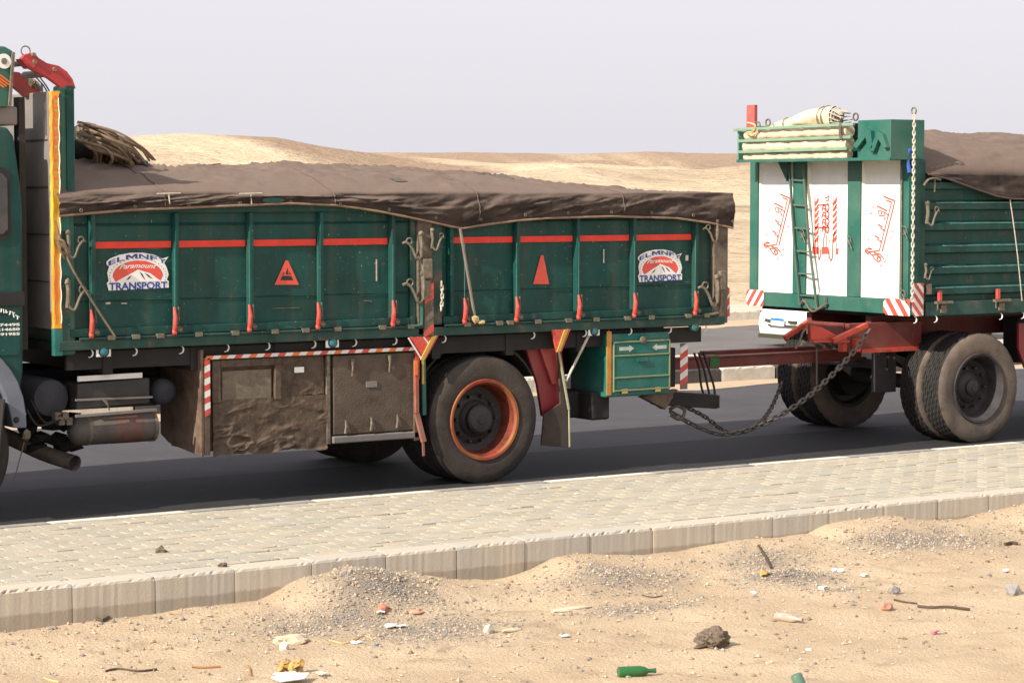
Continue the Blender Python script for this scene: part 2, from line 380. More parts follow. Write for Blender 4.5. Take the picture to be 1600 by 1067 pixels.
def kerb_mesh(l, wd, h, mats, chips=0, seed=0, flat=False):
    r = random.Random(seed); b = MB(); n = 22; prof = [(0,0),(0,h-.02),(.006,h-.006),(.02,h),(wd,h),(wd,0)]
    vs = []; fs = []; k = len(prof)
    for i in range(n+1):
        x = -l/2+l*i/n; e = .0025 if i in (0, n) else 0
        for j, (y, z) in enumerate(prof):
            c = chips*r.random()**4 if j in (2,) else (.002*r.random() if j == 1 else 0)
            vs.append((x, y+(c if j < 4 else 0)+(e if j < 4 else 0), z-(c*.7)-(e if z > 0 else 0)))
    for i in range(n):
        for j in range(k): fs.append((i*k+j, (i+1)*k+j, (i+1)*k+(j+1) % k, i*k+(j+1) % k))
    fs += [tuple(range(k)), tuple(range((n+1)*k-1, n*k-1, -1))]
    return b.add(vs, fs).mesh(mats)
for i in range(70):
    x = -6+i*.93; me = kerb_mesh(.9, .15, .27, kbk if i % 2 else kwh, .02, i % 7+(i % 2)*10) if i < 14 else km[i % 14]
    if i < 14: km = (km if i else [])+[me]
    link(me, 'kerb_stone', (x, 24.31, -.09), med)
farp = MB().box(-150, 200, 35.75, 38.3, -.1, .15).build('far_pavement', conc, kind='structure')
for i in range(80):
    link(km[(i % 2)+2*((i*3) % 7)], 'kerb_stone', (5+i*.93, 35.6, -.1), farp)

# ---- far desert and hills
def colx(s):
    u = (.831*s-.556)/(.556*s+.831); return 800+FOC*u
sv = np.concatenate([np.linspace(-4, .2, 60)[:-1], np.linspace(.2, 1.2, 520), np.linspace(1.2, 5, 50)[1:]])
yv = np.exp(np.linspace(math.log(38.2), math.log(2600), 330))
Sg, Yg = np.meshgrid(sv, yv); px = np.clip(colx(Sg), -2500, 4000); dd = Yg*(.556*Sg+.831)
def crest(px, tab, Yc, Sg):
    y = np.interp(px, [a for a, _ in tab], [c for _, c in tab]); return 2.52+(296-y)/FOC*Yc*np.clip(.556*Sg+.831, .4, 3)
A = crest(px, [(-2500,216),(190,215),(300,215),(430,219),(470,224),(500,229),(540,234),(575,238),(620,246),(700,254),(800,259),(1000,262),(1150,262),(1600,258),(4000,256)], 420, Sg)
B = crest(px, [(-2500,241),(600,241),(760,240),(900,242),(1000,239.5),(1150,241),(1600,240),(4000,240)], 820, Sg)
Cc = crest(px, [(-2500,268),(300,266),(600,270),(750,270),(900,265),(980,270),(1100,272),(1180,262),(1600,262),(4000,262)], 210, Sg)
rows = [(38,.14),(60,.25),(95,.9),(130,1.3),(210,Cc),(265,Cc-.6),(420,A),(500,A-2.5),(640,B-6),(820,B),(1000,B-2),(2700,B-8)]
Zg = np.zeros_like(Yg); ly = np.log(Yg)
for (y0, z0), (y1, z1) in zip(rows[:-1], rows[1:]):
    k = (Yg >= y0) & (Yg <= y1); t = (ly-math.log(y0))/(math.log(y1)-math.log(y0)); t = np.clip(t, 0, 1); t = t*t*(3-2*t)
    Zg = np.where(k, z0*(1-t)+z1*t, Zg)
Xg = Sg*Yg
amp = np.interp(Yg, [38,50,90,200,420,800,1500], [0,.1,.35,.7,1.3,2.0,3]); far = np.clip((Yg-50)/60, 0, 1)
rid = 1-np.abs(fbm(Xg/46, Yg/60, 11, 4))*2
damp = np.where((Yg > 330) & (Yg < 900), .5, 1.0)
crestfade = np.where(Yg > 700, .35, 1)*np.where((Yg > 380) & (Yg < 460), .6, 1)
Zg = Zg+amp*crestfade*(1.0*fbm(Xg/26, Yg/42, 4, 5)+.6*(rid-.7))*far+.05*fbm(Xg/3, Yg/3, 2, 4)*np.clip((Yg-40)/10, 0, 1)
m_des = sandmat('desert_sand', (.68,.52,.34), (.74,.6,.41), (.56,.42,.28), .05, .12, 'rocky', (.38,.27,.185), 1.0, .35)
rocky = np.clip(.5+2.6*fbm(Xg/(12+Yg*.05), Yg/(14+Yg*.11), 31, 6), 0, 1)*np.clip((Yg-55)/80, .12, 1)
crestb = np.exp(-((Yg-820)/130)**2)*.6+np.exp(-((Yg-430)/60)**2)*.5
grid_obj('desert_hills', Xg, Yg, Zg, m_des, {'rocky': np.clip(rocky+crestb*(fbm(Xg/60, Yg/200, 8, 3)*.8+.5), 0, 1)}, kind='structure')
b = MB(); b.add([(-6000,-6000,-.9),(6000,-6000,-.9),(6000,6000,-.9),(-6000,6000,-.9)], [(0,1,2,3)]); b.build('desert_plain', m_des, kind='structure')

# ---- near pavement with pavers and kerb stones
m_joint = sandmat('joint_sand', (.27,.225,.17), (.33,.28,.21), (.18,.15,.11), 4, 9)
pav = MB().box(-80, 120, KY+.12, 15.82, -.2, .138).build('pavement', m_joint, kind='structure')
pm = []
for k, c in enumerate(((.385,.345,.265),(.36,.325,.255),(.42,.375,.285),(.375,.345,.285),(.40,.345,.265))):
    pm.append(mat('paver_concrete_%s' % 'abcde'[k], c, .9, var=.1, vs=5, dust=.3, ds=1.2, dcol=(.43,.375,.275), bump=.45, bs=70))
PL, PW = .242, .121
def paver_poly(ins):
    l, h, a = PL/2, PW/2, .013
    out = []
    # zigzag long sides and stepped ends, clipped corners
    base = [(-l+.014,-h),(-l*.45,-h+a*.7),(l*.45,-h+a*.7),(l-.014,-h),(l,-h+.014),(l-a,0),(l,h-.014),(l-.014,h),(l*.45,h-a*.7),(-l*.45,h-a*.7),(-l+.014,h),(-l,h-.014),(-l+a,0),(-l,-h+.014)]
    base = [(-l+.016,-h),(0,-h+.004),(l-.016,-h),(l,-h+.016),(l-a,-.01),(l-a*.2,.012),(l,h-.014),(l-.016,h),(0,h-.004),(-l+.016,h),(-l,h-.014),(-l+a*1.1,.01),(-l+a*.2,-.012),(-l,-h+.014)]
    for x, y in base: out.append((x*(1-ins/l), y*(1-ins/h)))
    return out
def paver_geo():
    p0 = paver_poly(.0025); p1 = paver_poly(.006); n = len(p0)
    v = [(x,y,-.01) for x, y in p0]+[(x,y,.011) for x, y in p0]+[(x,y,.0145) for x, y in p1]
    f = [(i, (i+1) % n, (i+1) % n+n, i+n) for i in range(n)]+[(i+n, (i+1) % n+n, (i+1) % n+2*n, i+2*n) for i in range(n)]+[tuple(range(2*n, 3*n))]
    return v, f
gv, gf = paver_geo(); pmesh = [MB().add(gv, gf).mesh(m) for m in pm]
cells = []
for j in range(20):
    y = KY+.245+j*PW
    if y > 15.72: break
    for i in range(-20, 130):
        x = 2+i*PL+(j % 2)*PL/2; q = pxof(x, y, .15)
        cells.append((x, y, q[0]))
vis = sorted([c for c in cells if -25 < c[2] < 1625], key=lambda c: math.hypot(c[0], c[1])*1.0)
near = set((c[0], c[1]) for c in vis[:300]); R = random.Random(5)
bulk = MB()
for x, y, _ in cells:
    dz = R.uniform(-.004, .0025)-(.006 if R.random() < .03 else 0); tl = (R.uniform(-.011, .011), R.uniform(-.011, .011)); k = R.randrange(5)
    if (x, y) in near: link(pmesh[k], 'paver', (x, y, .138+dz), pav, (tl[0], tl[1], R.uniform(-.015, .015)))
    elif _ > -900 and _ < 2600:
        bulk.add([(x+a, y+c, .138+dz+d+a*tl[1]+c*tl[0]) for a, c, d in gv], gf, k)
bulk.build('paver_field', pm, pav, fix=False, kind='stuff')
def kerbmat(name, c):
    m = bpy.data.materials.new(name); m.use_nodes = True; N = m.node_tree.nodes; Lk = m.node_tree.links.new; b = N['Principled BSDF']; b.inputs['Roughness'].default_value = .9
    g = N.new('ShaderNodeNewGeometry'); sp = N.new('ShaderNodeSeparateXYZ'); Lk(g.outputs['Position'], sp.inputs[0])
    def no(s, st=(1,1,1), d=6):
        mp = N.new('ShaderNodeMapping'); mp.inputs['Scale'].default_value = st; Lk(g.outputs['Position'], mp.inputs[0])
        n = N.new('ShaderNodeTexNoise'); n.inputs['Scale'].default_value = s; n.inputs['Detail'].default_value = d; Lk(mp.outputs[0], n.inputs[0]); return n.outputs['Fac']
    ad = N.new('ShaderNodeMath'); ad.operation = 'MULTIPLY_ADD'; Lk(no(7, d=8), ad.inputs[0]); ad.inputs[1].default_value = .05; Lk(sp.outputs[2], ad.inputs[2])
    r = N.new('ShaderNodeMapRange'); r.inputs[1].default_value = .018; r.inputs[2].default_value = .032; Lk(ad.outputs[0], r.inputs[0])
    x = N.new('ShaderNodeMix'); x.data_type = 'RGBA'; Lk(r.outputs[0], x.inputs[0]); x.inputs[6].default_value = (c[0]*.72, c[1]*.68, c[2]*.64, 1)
    y = N.new('ShaderNodeMix'); y.data_type = 'RGBA'; r2 = N.new('ShaderNodeMapRange'); r2.inputs[1].default_value = .2; r2.inputs[2].default_value = .8; Lk(no(16, (1,1,.12)), r2.inputs[0])
    Lk(r2.outputs[0], y.inputs[0]); y.inputs[6].default_value = (*c, 1); y.inputs[7].default_value = (c[0]*.95, c[1]*.945, c[2]*.94, 1)
    Lk(y.outputs[2], x.inputs[7]); 
    z = N.new('ShaderNodeMix'); z.data_type = 'RGBA'; r3 = N.new('ShaderNodeMapRange'); r3.inputs[1].default_value = .5; r3.inputs[2].default_value = .75; r3.inputs[4].default_value = .45; Lk(no(3), r3.inputs[0])
    Lk(r3.outputs[0], z.inputs[0]); Lk(x.outputs[2], z.inputs[6]); z.inputs[7].default_value = (.5,.4,.28, 1); Lk(z.outputs[2], b.inputs['Base Color'])
    bp = N.new('ShaderNodeBump'); bp.inputs['Strength'].default_value = .35; bp.inputs['Distance'].default_value = .004; Lk(no(70), bp.inputs['Height']); Lk(bp.outputs[0], b.inputs['Normal']); return m
kms = [kerbmat('kerb_concrete', (.47,.42,.345)), kerbmat('greyer_kerb_concrete', (.43,.395,.335))]
kvar = [kerb_mesh(.5425-.0015*(k % 3), .18, .55, kms[k % 2], .009 if k % 3 else .022, 30+k) for k in range(9)]
R = random.Random(3)
for i in range(-14, 70):
    x = 5.69+.547*(i+.5); link(kvar[R.randrange(9)], 'kerb_stone', (x, KY+R.uniform(-.004, .004), -.4+R.uniform(-.004, .004)), pav, (0, 0, R.uniform(-.006, .006)))
tr = [onZ(p, 820-.0825*p, .15).x for p in (70,290,485,661,852,1018,1168,1320,1450)]
sp_ = (tr[-1]-tr[0])/8; kvr = [kerb_mesh(sp_/2-.003, .13, .3, m, .005, 50) for m in (mat('fresh_white_kerb', (.62,.59,.51), .8, var=.15, vs=9, dust=.3, dcol=(.42,.36,.27), bump=.2), mat('worn_grey_kerb', (.25,.24,.225), .85, var=.25, vs=9, dust=.35, dcol=(.4,.34,.26), bump=.2))]
for i in range(-20, 60):
    x = tr[0]+sp_/2*(i+.5); me = kvr[(i//2) % 2]
    link(me, 'kerb_stone', (x, 15.91, -.15), pav, (0, 0, math.pi))

# ---- pebbles and gravel
def pebbles(name, n, smin, smax, pw, mats, gravel_only, seed):
    r = np.random.default_rng(seed); b = MB(); k = 0
    oc = np.array([(1,0,0),(-1,0,0),(0,1,0),(0,-1,0),(0,0,1),(0,0,-1)], float); of = [(0,2,4),(2,1,4),(1,3,4),(3,0,4),(2,0,5),(1,2,5),(3,1,5),(0,3,5)]
    while k < n:
        x = r.uniform(4.2, 15.5, 4000); y = r.uniform(9.7, KY-.01, 4000); q = 800+FOC*((.831*x-.556*y)/(.556*x+.831*y)); g = gravel(x, y)
        ok = (q > -60) & (q < 1660) & (r.random(4000) < (g if gravel_only else .35+.5*g+.4*(y > 12.4)))
        x = x[ok]; y = y[ok]; z = gz(x, y)
        for a, c, d in zip(x, y, z):
            if k >= n: break
            s = smin+(smax-smin)*r.random()**pw; R3 = oc*(s*r.uniform(.6, 1.2, 3))*(1+r.uniform(-.25, .25, (6, 1))); t = r.uniform(0, 6.28); ct, st = math.cos(t), math.sin(t)
            v = [(a+p[0]*ct-p[1]*st, c+p[0]*st+p[1]*ct, d+s*.25+p[2]*.8) for p in R3]; b.add(v, of, int(r.integers(len(mats)))); k += 1
    return b.build(name, mats, kind='stuff', fix=False)
pb = [mat('pebble_'+n, c, .9, var=.2, vs=40) for n, c in (('tan', (.42,.32,.22)), ('grey', (.2,.18,.16)), ('pale', (.42,.35,.27)), ('brown', (.24,.165,.11)))]
tag(pebbles('scattered_pebbles', 12000, .0025, .02, 8, [pb[0], pb[1], pb[0], pb[2], pb[3]], False, 1), 'small tan pebbles and clods scattered over the sand', 'pebbles')
tag(pebbles('gravel', 16000, .003, .013, 4, [pb[1], pb[0], pb[2], pb[1]], True, 2), 'grey gravel spilled over the low heaps by the kerb', 'gravel')
# ============================================================ CARGO TRUCK
TY = 17.0
truck = empty('cargo_truck', (11.1, 18.25, 0), 'dark green dropside truck with red side stripes and an orange-rimmed rear wheel', 'truck')
def rect2(b, px0, px1, py0, py1, Y0, Y1, mi=0, pm=None):
    p = (px0+px1)/2 if pm is None else pm
    return b.box(QX(px0), QX(px1), Y0, Y1, QZ(py1, p), QZ(py0, p), mi)
XL, XR = QX(92), QX(1108); XB0, XB1 = QX(90), 13.69
ZB, ZH, ZT = 1.295, 1.372, 2.47      # beam bottom, hinge line, top of gates
# floor and long sill beam
MB().box(7.2, 13.69, 17.0, 19.5, 1.28, 1.35).build('load_floor', dark, truck, bevel=.005)
sill = MB().box(7.2, 13.70, 16.965, 17.03, ZB-.008, 1.362).box(7.2, 13.7, 19.47, 19.53, ZB, 1.362).build('floor_sill', green_d, truck, bevel=.006)
MB().tube([(QX(120), 16.955, 1.374), (QX(655), 16.955, 1.374)], .011, 6).tube([(QX(690), 16.955, 1.374), (QX(1118), 16.955, 1.374)], .011, 6).build('hinge_rod', green_d, sill)
kn = MB().box(-.03, .03, -.018, .012, -.017, .017).mesh(latchm)
for p in (168, 207, 245, 305, 362, 424, 472, 522, 592, 636, 725, 775, 792, 835, 883, 926, 975, 1012, 1070, 1098): link(kn, 'hinge_knuckle', (QX(p), 16.95, 1.378), sill)
def gate(px0, px1, ribs, stripes):
    x0, x1 = QX(px0), QX(px1)
    b = MB().box(x0, x1, 17.03, 17.05, 1.385, ZT)
    nx_, nz_ = int((x1-x0)/.035), 30; gx, gz_ = np.meshgrid(np.linspace(x0, x1, nx_), np.linspace(1.385, ZT, nz_))
    gy = 17.023+.0042*fbm(gx*3.1, gz_*3.6, 41, 3)
    b.add(list(zip(gx.ravel(), gy.ravel(), gz_.ravel())), [(i*nx_+j, i*nx_+j+1, (i+1)*nx_+j+1, (i+1)*nx_+j) for i in range(nz_-1) for j in range(nx_-1)])
    g = b.build('side_gate', green, truck, smooth=40, fix=False)
    # rolled rails of the gate
    MB().box(x0, x1, 16.985, 17.018, 2.335, ZT).box(x0, x1, 16.99, 17.018, 1.385, 1.45).build('gate_rail', green, g, bevel=.006)
    for i, (a, c) in enumerate(ribs):
        xa, xc = QX(a), QX(c)
        MB().prism([(xa,17.018),(xa+.012,16.968),(xc-.012,16.968),(xc,17.018)], 'z', 1.452, 2.333).build('gate_rib', green, g, bevel=.004)
    # swage line pressed in the sheet
    MB().prism([(17.019,2.236),(17.008,2.246),(17.019,2.256)], 'x', x0+.02, x1-.02).prism([(17.019,1.655),(17.013,1.66),(17.019,1.665)], 'x', x0+.02, x1-.02).build('swage_line', green, g)
    for a, c in stripes: MB().box(QX(a), QX(c), 17.012, 17.017, 2.062, 2.115).build('red_band', redstripe, g, bevel=.002)
    return g
gl = gate(108, 640, [(139,150),(270,280),(386,396),(496,505),(608,617)], [(151,269),(281,385),(397,495),(506,607)])
gr = gate(692, 1112, [(699,708),(803,812),(897,905),(985,993),(1082,1090)], [(710,802),(813,896),(906,984),(994,1081)])
# latch handles, rods
def handle_mesh():
    b = MB(); b.tube([(0,-.005,0),(0,-.03,.03),(.003,-.035,.12),(0,-.02,.2)], [.014,.02,.018,.009], 8); b.blob((0,-.02,.0),(.022,.018,.03), n=1, jit=.1, seed=1)
    return b.mesh(redlatch, 50)
hm = handle_mesh(); hb = MB().tube([(.0,-.01,.04),(.05,-.015,.045),(.055,-.012,.0)], .007, 6).tube([(.045,-.01,.09),(.04,-.012,.2)], .006, 6).box(.03,.07,-.02,.0,.01,.035).mesh(latchm)
for g, lst in ((gl, (137,267,384,491,608)), (gr, (720,801,898,985,1080))):
    for p in lst:
        hh = link(hm, 'latch_handle', (QX(p), 16.962, 1.40), g); link(hb, 'latch_bracket', (QX(p), 16.962, 1.40), g)
        MB().tube([(QX(p)+.012, 16.958, 1.6), (QX(p)+.014, 16.958, 2.06)], .0045, 5).build('latch_rod', teal, g)
sc = [(x, z, w_, h_) for x, z, w_, h_ in ((QX(448), 1.56, .25, .006), (QX(575), 1.6, .06, .008), (QX(945), 1.93, .012, .12), (QX(1075), 1.9, .03, .05), (QX(590), 1.85, .012, .18), (QX(170), 1.64, .04, .016), (QX(195), 1.635, .05, .008))]
for i, (x, z, w_, h_) in enumerate(sc): MB().box(x-w_/2, x+w_/2, 17.0165, 17.0185, z-h_/2, z+h_/2).build('scrape_mark', latchm if i < 2 else chainw, gl if x < QX(660) else gr)
# posts
fp = MB().box(QX(92), QX(108), 16.985, 17.06, 1.3, 2.42).build('front_post', teal, truck, bevel=.005)
MB().box(QX(93), QX(107), 16.978, 16.984, 1.3, 1.86).box(QX(93), QX(107), 16.978, 16.984, 2.05, 2.2).build('worn_plate', green_d, fp)
cp = MB().box(QX(650), QX(672), 16.965, 17.06, 1.3, 2.44).build('centre_post', rusty, truck, bevel=.006)
MB().box(QX(640)+.005, QX(649), 16.99, 17.05, 1.38, 2.44).box(QX(673), QX(690), 16.99, 17.05, 1.38, 2.44).build('gate_edge_angle', green_d, cp, bevel=.004)
MB().box(QX(653), QX(669), 16.92, 16.963, 1.77, 1.94).box(QX(655), QX(667), 16.93, 16.963, 1.60, 1.76).build('lock_block', latchm, cp, bevel=.012)
b = MB(); b.box(QX(657), QX(671), 16.935, 16.962, ZB, 1.66, 0); x0, x1 = QX(657), QX(671)
for k, (z0, mi) in enumerate(((1.28,1),(1.40,2),(1.56,1),(1.625,1))):
    b.add([(x0,16.933,z0),(x1,16.933,z0+.05),(x1,16.933,z0+.12),(x0,16.933,z0+.05)], [(0,1,2,3)], mi)
b.build('chevron_bar', [rusty, redlatch, latchm], cp)
rp = MB().box(QX(1112)+.003, QX(1134), 16.97, 17.06, 1.3, 2.44).build('rear_post', rusty, truck, bevel=.006)
MB().box(QX(1117), QX(1127), 16.92, 16.968, 1.6, 1.78).build('lock_block', latchm, rp, bevel=.01)
# hasps: bent rod and hook clusters
def hasp(px, py, s, par, flip=1):
    x = QX(px); z = QZ(py, px); y = 16.945; b = MB(); f = flip
    b.tube([(x,y,z+.14*s),(x+.005,y-.01,z+.02*s),(x+.002*f,y,z-.1*s)], .02*s, 7)
    b.tube(smooth_path([(x,y-.01,z-.08*s),(x-.05*f*s,y-.02,z-.12*s),(x-.1*f*s,y-.015,z-.02*s),(x-.15*f*s,y-.005,z+.04*s),(x-.19*f*s,y+.01,z+.03*s)], 5), .012*s, 6)
    b.tube(arc((x-.13*f*s, y-.01, z+.05*s), .03*s, 0, 360, 10), .008*s, 5)
    b.blob((x,y-.01,z+.12*s),(.03*s,.02,.03*s), jit=.2, seed=int(px)); b.build('gate_hasp', latchm, par, smooth=50)
hasp(652, 385, .9, gl); hasp(669, 375, .7, gr, -1); hasp(655, 450, 1.0, gl); hasp(102, 383, .8, fp, -1); hasp(101, 462, .9, fp, -1)
hasp(1113, 362, .8, gr); hasp(1114, 455, 1.1, gr)
def link_mesh(l, r, m):
    b = MB(); pts = []
    for i in range(14):
        a = 2*math.pi*i/14; pts.append((math.cos(a)*l*.22+0, 0, math.sin(a)*l*.22+(l*.26 if math.sin(a) > 0 else -l*.26)))
    b.tube(pts, r, 6, closed=True); return b
def chain_obj(pts, l, r, m, name, parent=None, part=True, **kw):
    pts = smooth_path(pts, 40); out = []; acc = 0; step = l*.66; last = pts[0]; lb = link_mesh(l, r, m); k = 0
    big = MB()
    d_prev = 0
    for i in range(1, len(pts)):
        seg = (pts[i]-pts[i-1]).length; acc += seg
        if acc >= step:
            acc = 0; d = (pts[i]-last).normalized(); mid = (pts[i]+last)/2; last = pts[i]
            q = d.to_track_quat('Z', 'Y').to_matrix() @ Matrix.Rotation(math.radians(45+90*(k % 2)), 3, 'Z'); out.append((mid, q)); k += 1
    for mid, q in out: big.add([mid+q@Vector(v) for v in lb.v], lb.f)
    return big.build(name, m, parent, smooth=60, **kw)
chain_obj([(QX(684),16.94,QZ(440,684)),(QX(685),16.94,QZ(465,685)),(QX(683),16.94,QZ(485,683))], .05, .006, chainw, 'lock_chain', gr)
# rear corner bend pipe
MB().tube(smooth_path([(QX(1096),16.945,1.385),(QX(1112),16.945,1.39),(QX(1120),16.945,1.42),(QX(1121),16.945,1.6)], 4), .014, 6).build('drain_pipe', latchm, rp)
MB().tube(smooth_path([(QX(632),16.945,1.38),(QX(650),16.94,1.385),(QX(653),16.94,1.42),(QX(653),16.94,1.62)], 4), .014, 6).build('drain_pipe', green_l, cp)
# headboard
HBT = 3.275
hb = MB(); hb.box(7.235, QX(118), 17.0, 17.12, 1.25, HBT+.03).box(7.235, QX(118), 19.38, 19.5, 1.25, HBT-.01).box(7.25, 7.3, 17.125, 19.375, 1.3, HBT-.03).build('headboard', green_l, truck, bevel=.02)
MB().box(QX(106), QX(118), 16.985, 16.998, 2.5, HBT+.028).build('post_edge', green, truck)
gpn = MB().box(7.165, 7.233, 17.02, 19.45, 1.45, 3.26).build('headboard_sheet', greyp, truck, bevel=.01)
for k in range(1, 5): MB().box(7.158, 7.164, 17.05, 19.4, 1.45+k*.36, 1.458+k*.36).build('sheet_seam', dark, gpn)
# yellow painted edge strip: a scalloped ornament
b = MB(); n = 44; z0, z1 = 1.46, 3.26
L0 = []; R0 = []
for i in range(n+1):
    z = z0+(z1-z0)*i/n; wv = .006*math.sin(i*math.pi/1.5) if z > 2.45 else .002*math.sin(i*1.7); L0.append((7.166+wv*.5, z)); R0.append((7.228-wv, z))
b.prism(L0+R0[::-1], 'y', 16.97, 17.015)
ys_ = b.build('ornament_strip', yellow, truck)
for i in range(22): MB().lathe([(.0,-.003),(.014,-.003),(.014,.0)], (7.197, 16.969, 2.5+i*.034), 'y', 8).build('ornament_spot', orange if i % 2 else yel, ys_)
for s in (-1, 1):
    MB().tube([(7.197+s*.026+.004*math.sin(i*1.1), 16.968, 1.5+i*.03) for i in range(58)], .0035, 5).build('ornament_line', orange if s < 0 else white, ys_)
MB().box(7.166, 7.235, 16.97, 17.03, 1.25, 1.455).build('strip_foot', teal, truck, bevel=.005)
# red claw arms with bolts, roller tubes
cpoly = [(33,92),(38,86),(44,84),(51,83),(55,84),(61,91),(74,99),(92,103),(105,112),(114,124),(119,139),(98,139),(76,123),(60,115),(47,108),(40,101)]
P2 = [(onY(a, c, 17.0).x, onY(a, c, 17.0).z) for a, c in cpoly]
c1 = MB().prism(P2, 'y', 17.0, 17.05).build('claw_arm', clawred, truck, bevel=.006)
MB().prism([P2[0], P2[-1], P2[-2], (P2[-2][0]+.02, P2[-2][1]+.03), (P2[-1][0]+.02, P2[-1][1]+.02), (P2[0][0]+.02, P2[0][1]+.0)], 'y', 16.93, 17.12).build('claw_flange', clawred, c1, bevel=.004)
for a, c in ((54,97),(85,109),(52,86)): q = onY(a, c, 17); MB().lathe([(0,-.02),(.016,-.02),(.019,0)], (q.x, 17.0, q.z), 'y', 8).build('bolt', latchm, c1, smooth=40)
q = onY(40, 80, 17.02); MB().tube(arc((q.x, 17.02, q.z), .036, 0, 360, 18), .0055, 6, closed=False).build('ring', latchm, c1)
c2p = [(18,112),(30,113),(40,120),(50,128),(60,142),(66,150),(40,152),(30,143),(20,135)]
c2 = MB().prism([(onY(a, c, 17.4).x, onY(a, c, 17.4).z) for a, c in c2p], 'y', 17.4, 17.46).build('claw_arm', maroon, truck, bevel=.006)
q = onY(28, 105, 17.2); MB().tube([(q.x-.03, 17.3, q.z+.02), (q.x+.06, 17.06, q.z+.03)], .022, 10).tube([onY(38, 118, 17.3), onY(66, 116, 17.08)], .028, 10).build('roller_tube', greyp, truck, smooth=50)
MB().tube([onY(55, 120, 17.3), onY(68, 134, 17.28), onY(76, 148, 17.25)], .006, 6).tube([onY(60, 118, 17.3), onY(72, 134, 17.28), onY(79, 146, 17.25)], .006, 6).build('tension_cable', dark, truck)
for k in range(14): 
    pass
b = MB(); R = random.Random(2)
for k in range(22): q = onY(R.uniform(38, 62), R.uniform(124, 150), 17.5+R.uniform(-.1, .2)); b.blob(q, (.035,.035,.04), n=1, jit=.3, seed=k)
b.build('chain_hoist', rusty, truck)
# far gate and tailgate
MB().box(7.3, 13.68, 19.45, 19.5, 1.365, 2.46).build('side_gate', green, truck)
MB().box(13.64, 13.69, 17.07, 19.44, 1.365, 2.46).build('tailgate', green, truck)
# hooks under the sill, marker lamps
hk = MB().tube(arc((0,0,0), .032, 80, -100, 9), [.0045]*3+[.007]*4+[.0045]*3, 6).mesh(hookw, 60)
for p in (139, 208, 281, 352, 416, 488, 552, 615, 692, 831, 912, 983, 1045, 1100): link(hk, 'rope_hook', (QX(p)-.01, 16.99, ZB-.035), truck)
def marker(px, py):
    x, z = QX(px), QZ(py, px); m_ = MB().box(x-.062, x+.062, 16.975, 16.99, z-.042, z+.042).build('marker_lamp', white, truck, bevel=.012)
    MB().lathe([(0,-.02),(.028,-.014),(.034,0)], (x, 16.974, z), 'y', 14).build('lens', tealglass, m_, smooth=50)
    MB().lathe([(.035,-.004),(.044,-.004),(.044,0)], (x, 16.975, z), 'y', 16).build('lens_ring', dark, m_)
for p in ((159,549),(517,535),(926,517)): marker(*p)
MB().lathe([(0,-.03),(.035,-.02),(.04,0),(.04,.04)], (QX(1083), 16.975, QZ(511,1083)), 'y', 14).build('marker_lamp', teal, truck, smooth=50)
# company sign stickers
def sticker(cx, cz, W, H, par):
    Y = 17.0155; s = MB()
    def T(u, v, y): return (cx+u*W, y, cz+v*H)
    # white ground: arched band, oval, lower plate
    top = [(-.5,.28),(-.44,.36),(-.3,.45),(-.12,.5),(.08,.5),(.26,.44),(.4,.33),(.5,.38),(.43,.22),(.47,.08),(.5,-.1),(.47,-.25),(.5,-.28),(.5,-.46),(-.47,-.5),(-.5,-.3),(-.47,-.24),(-.49,-.02),(-.46,.14),(-.5,.2)]
    s.add([T(u, v, Y) for u, v in top], [tuple(range(len(top)))], 0)
    # red half oval
    ov = [(math.cos(a)*.405, -.13+math.sin(a)*.42) for a in [math.radians(180-180*i/28) for i in range(29)]]
    ov = [(-.36,-.27)]+ov+[(.36,-.27)]
    s.add([T(u, v, Y-.001) for u, v in ov], [tuple(range(len(ov)))], 1)
    mt = [(-.36,-.275),(-.17,-.1),(-.08,-.03),(.0,.05),(.05,.02),(.2,-.06),(.3,-.19),(.37,-.275)]
    s.add([T(u, v, Y-.002) for u, v in mt], [tuple(range(len(mt)))], 0)
    for tri in (((.02,.0),(.07,-.07),(.12,-.25),(.07,-.15)),((.1,-.04),(.17,-.1),(.24,-.22),(.17,-.16)),((-.1,-.1),(-.14,-.2),(-.2,-.24),(-.14,-.14)),((-.2,-.16),(-.24,-.2),(-.3,-.25),(-.22,-.18))):
        s.add([T(u, v, Y-.003) for u, v in tri], [(0,1,2,3)], 3)
    for i in range(23):
        a = math.radians(195-210*i/22); u, v = math.cos(a)*.455, -.13+math.sin(a)*.475; d = .011
        s.add([T(u-d, v-d, Y-.002), T(u+d, v-d, Y-.002), T(u, v+d*1.6, Y-.002)], [(0,1,2)], 3)
    v_, f_ = text2d('TRANSPORT', .03); s.add([T(-.465+.94*a, -.49+.2*c, Y-.003) for a, c in v_], f_, 2)
    v_, f_ = text2d('Paramount', .01, .5); s.add([T(-.3+.6*a, .06+.13*c+.03*math.sin(a*3.1), Y-.003) for a, c in v_], f_, 0)
    MP = [(0,0),(0,1),(.26,1),(.5,.5),(.74,1),(1,1),(1,0),(.8,0),(.8,.62),(.57,.15),(.43,.15),(.2,.62),(.2,0)]
    for k, ch in enumerate('ELMNFY'):
        v_, f_ = (MP, [(0,1,2,11,12),(2,3,10,11),(3,9,10),(3,4,8,9),(4,5,6,7,8)]) if ch == 'M' else text2d(ch, .02)
        x0 = (-.47,-.335,-.19,.02,.2,.33)[k]; wd = (.115,.115,.185,.155,.115,.13)[k]; out = []
        for a, c in v_:
            u = x0+a*wd; out.append(T(u, .345-.85*u**2+.125*c, Y-.003))
        s.add(out, f_, 2)
    s.build('company_sticker', [white, redpr, blue, blk], par, fix=False)
q0 = onY(215, 424, 17.02); sticker(q0.x, q0.z, QX(264)-QX(167), QZ(396,215)-QZ(454,215), gl)
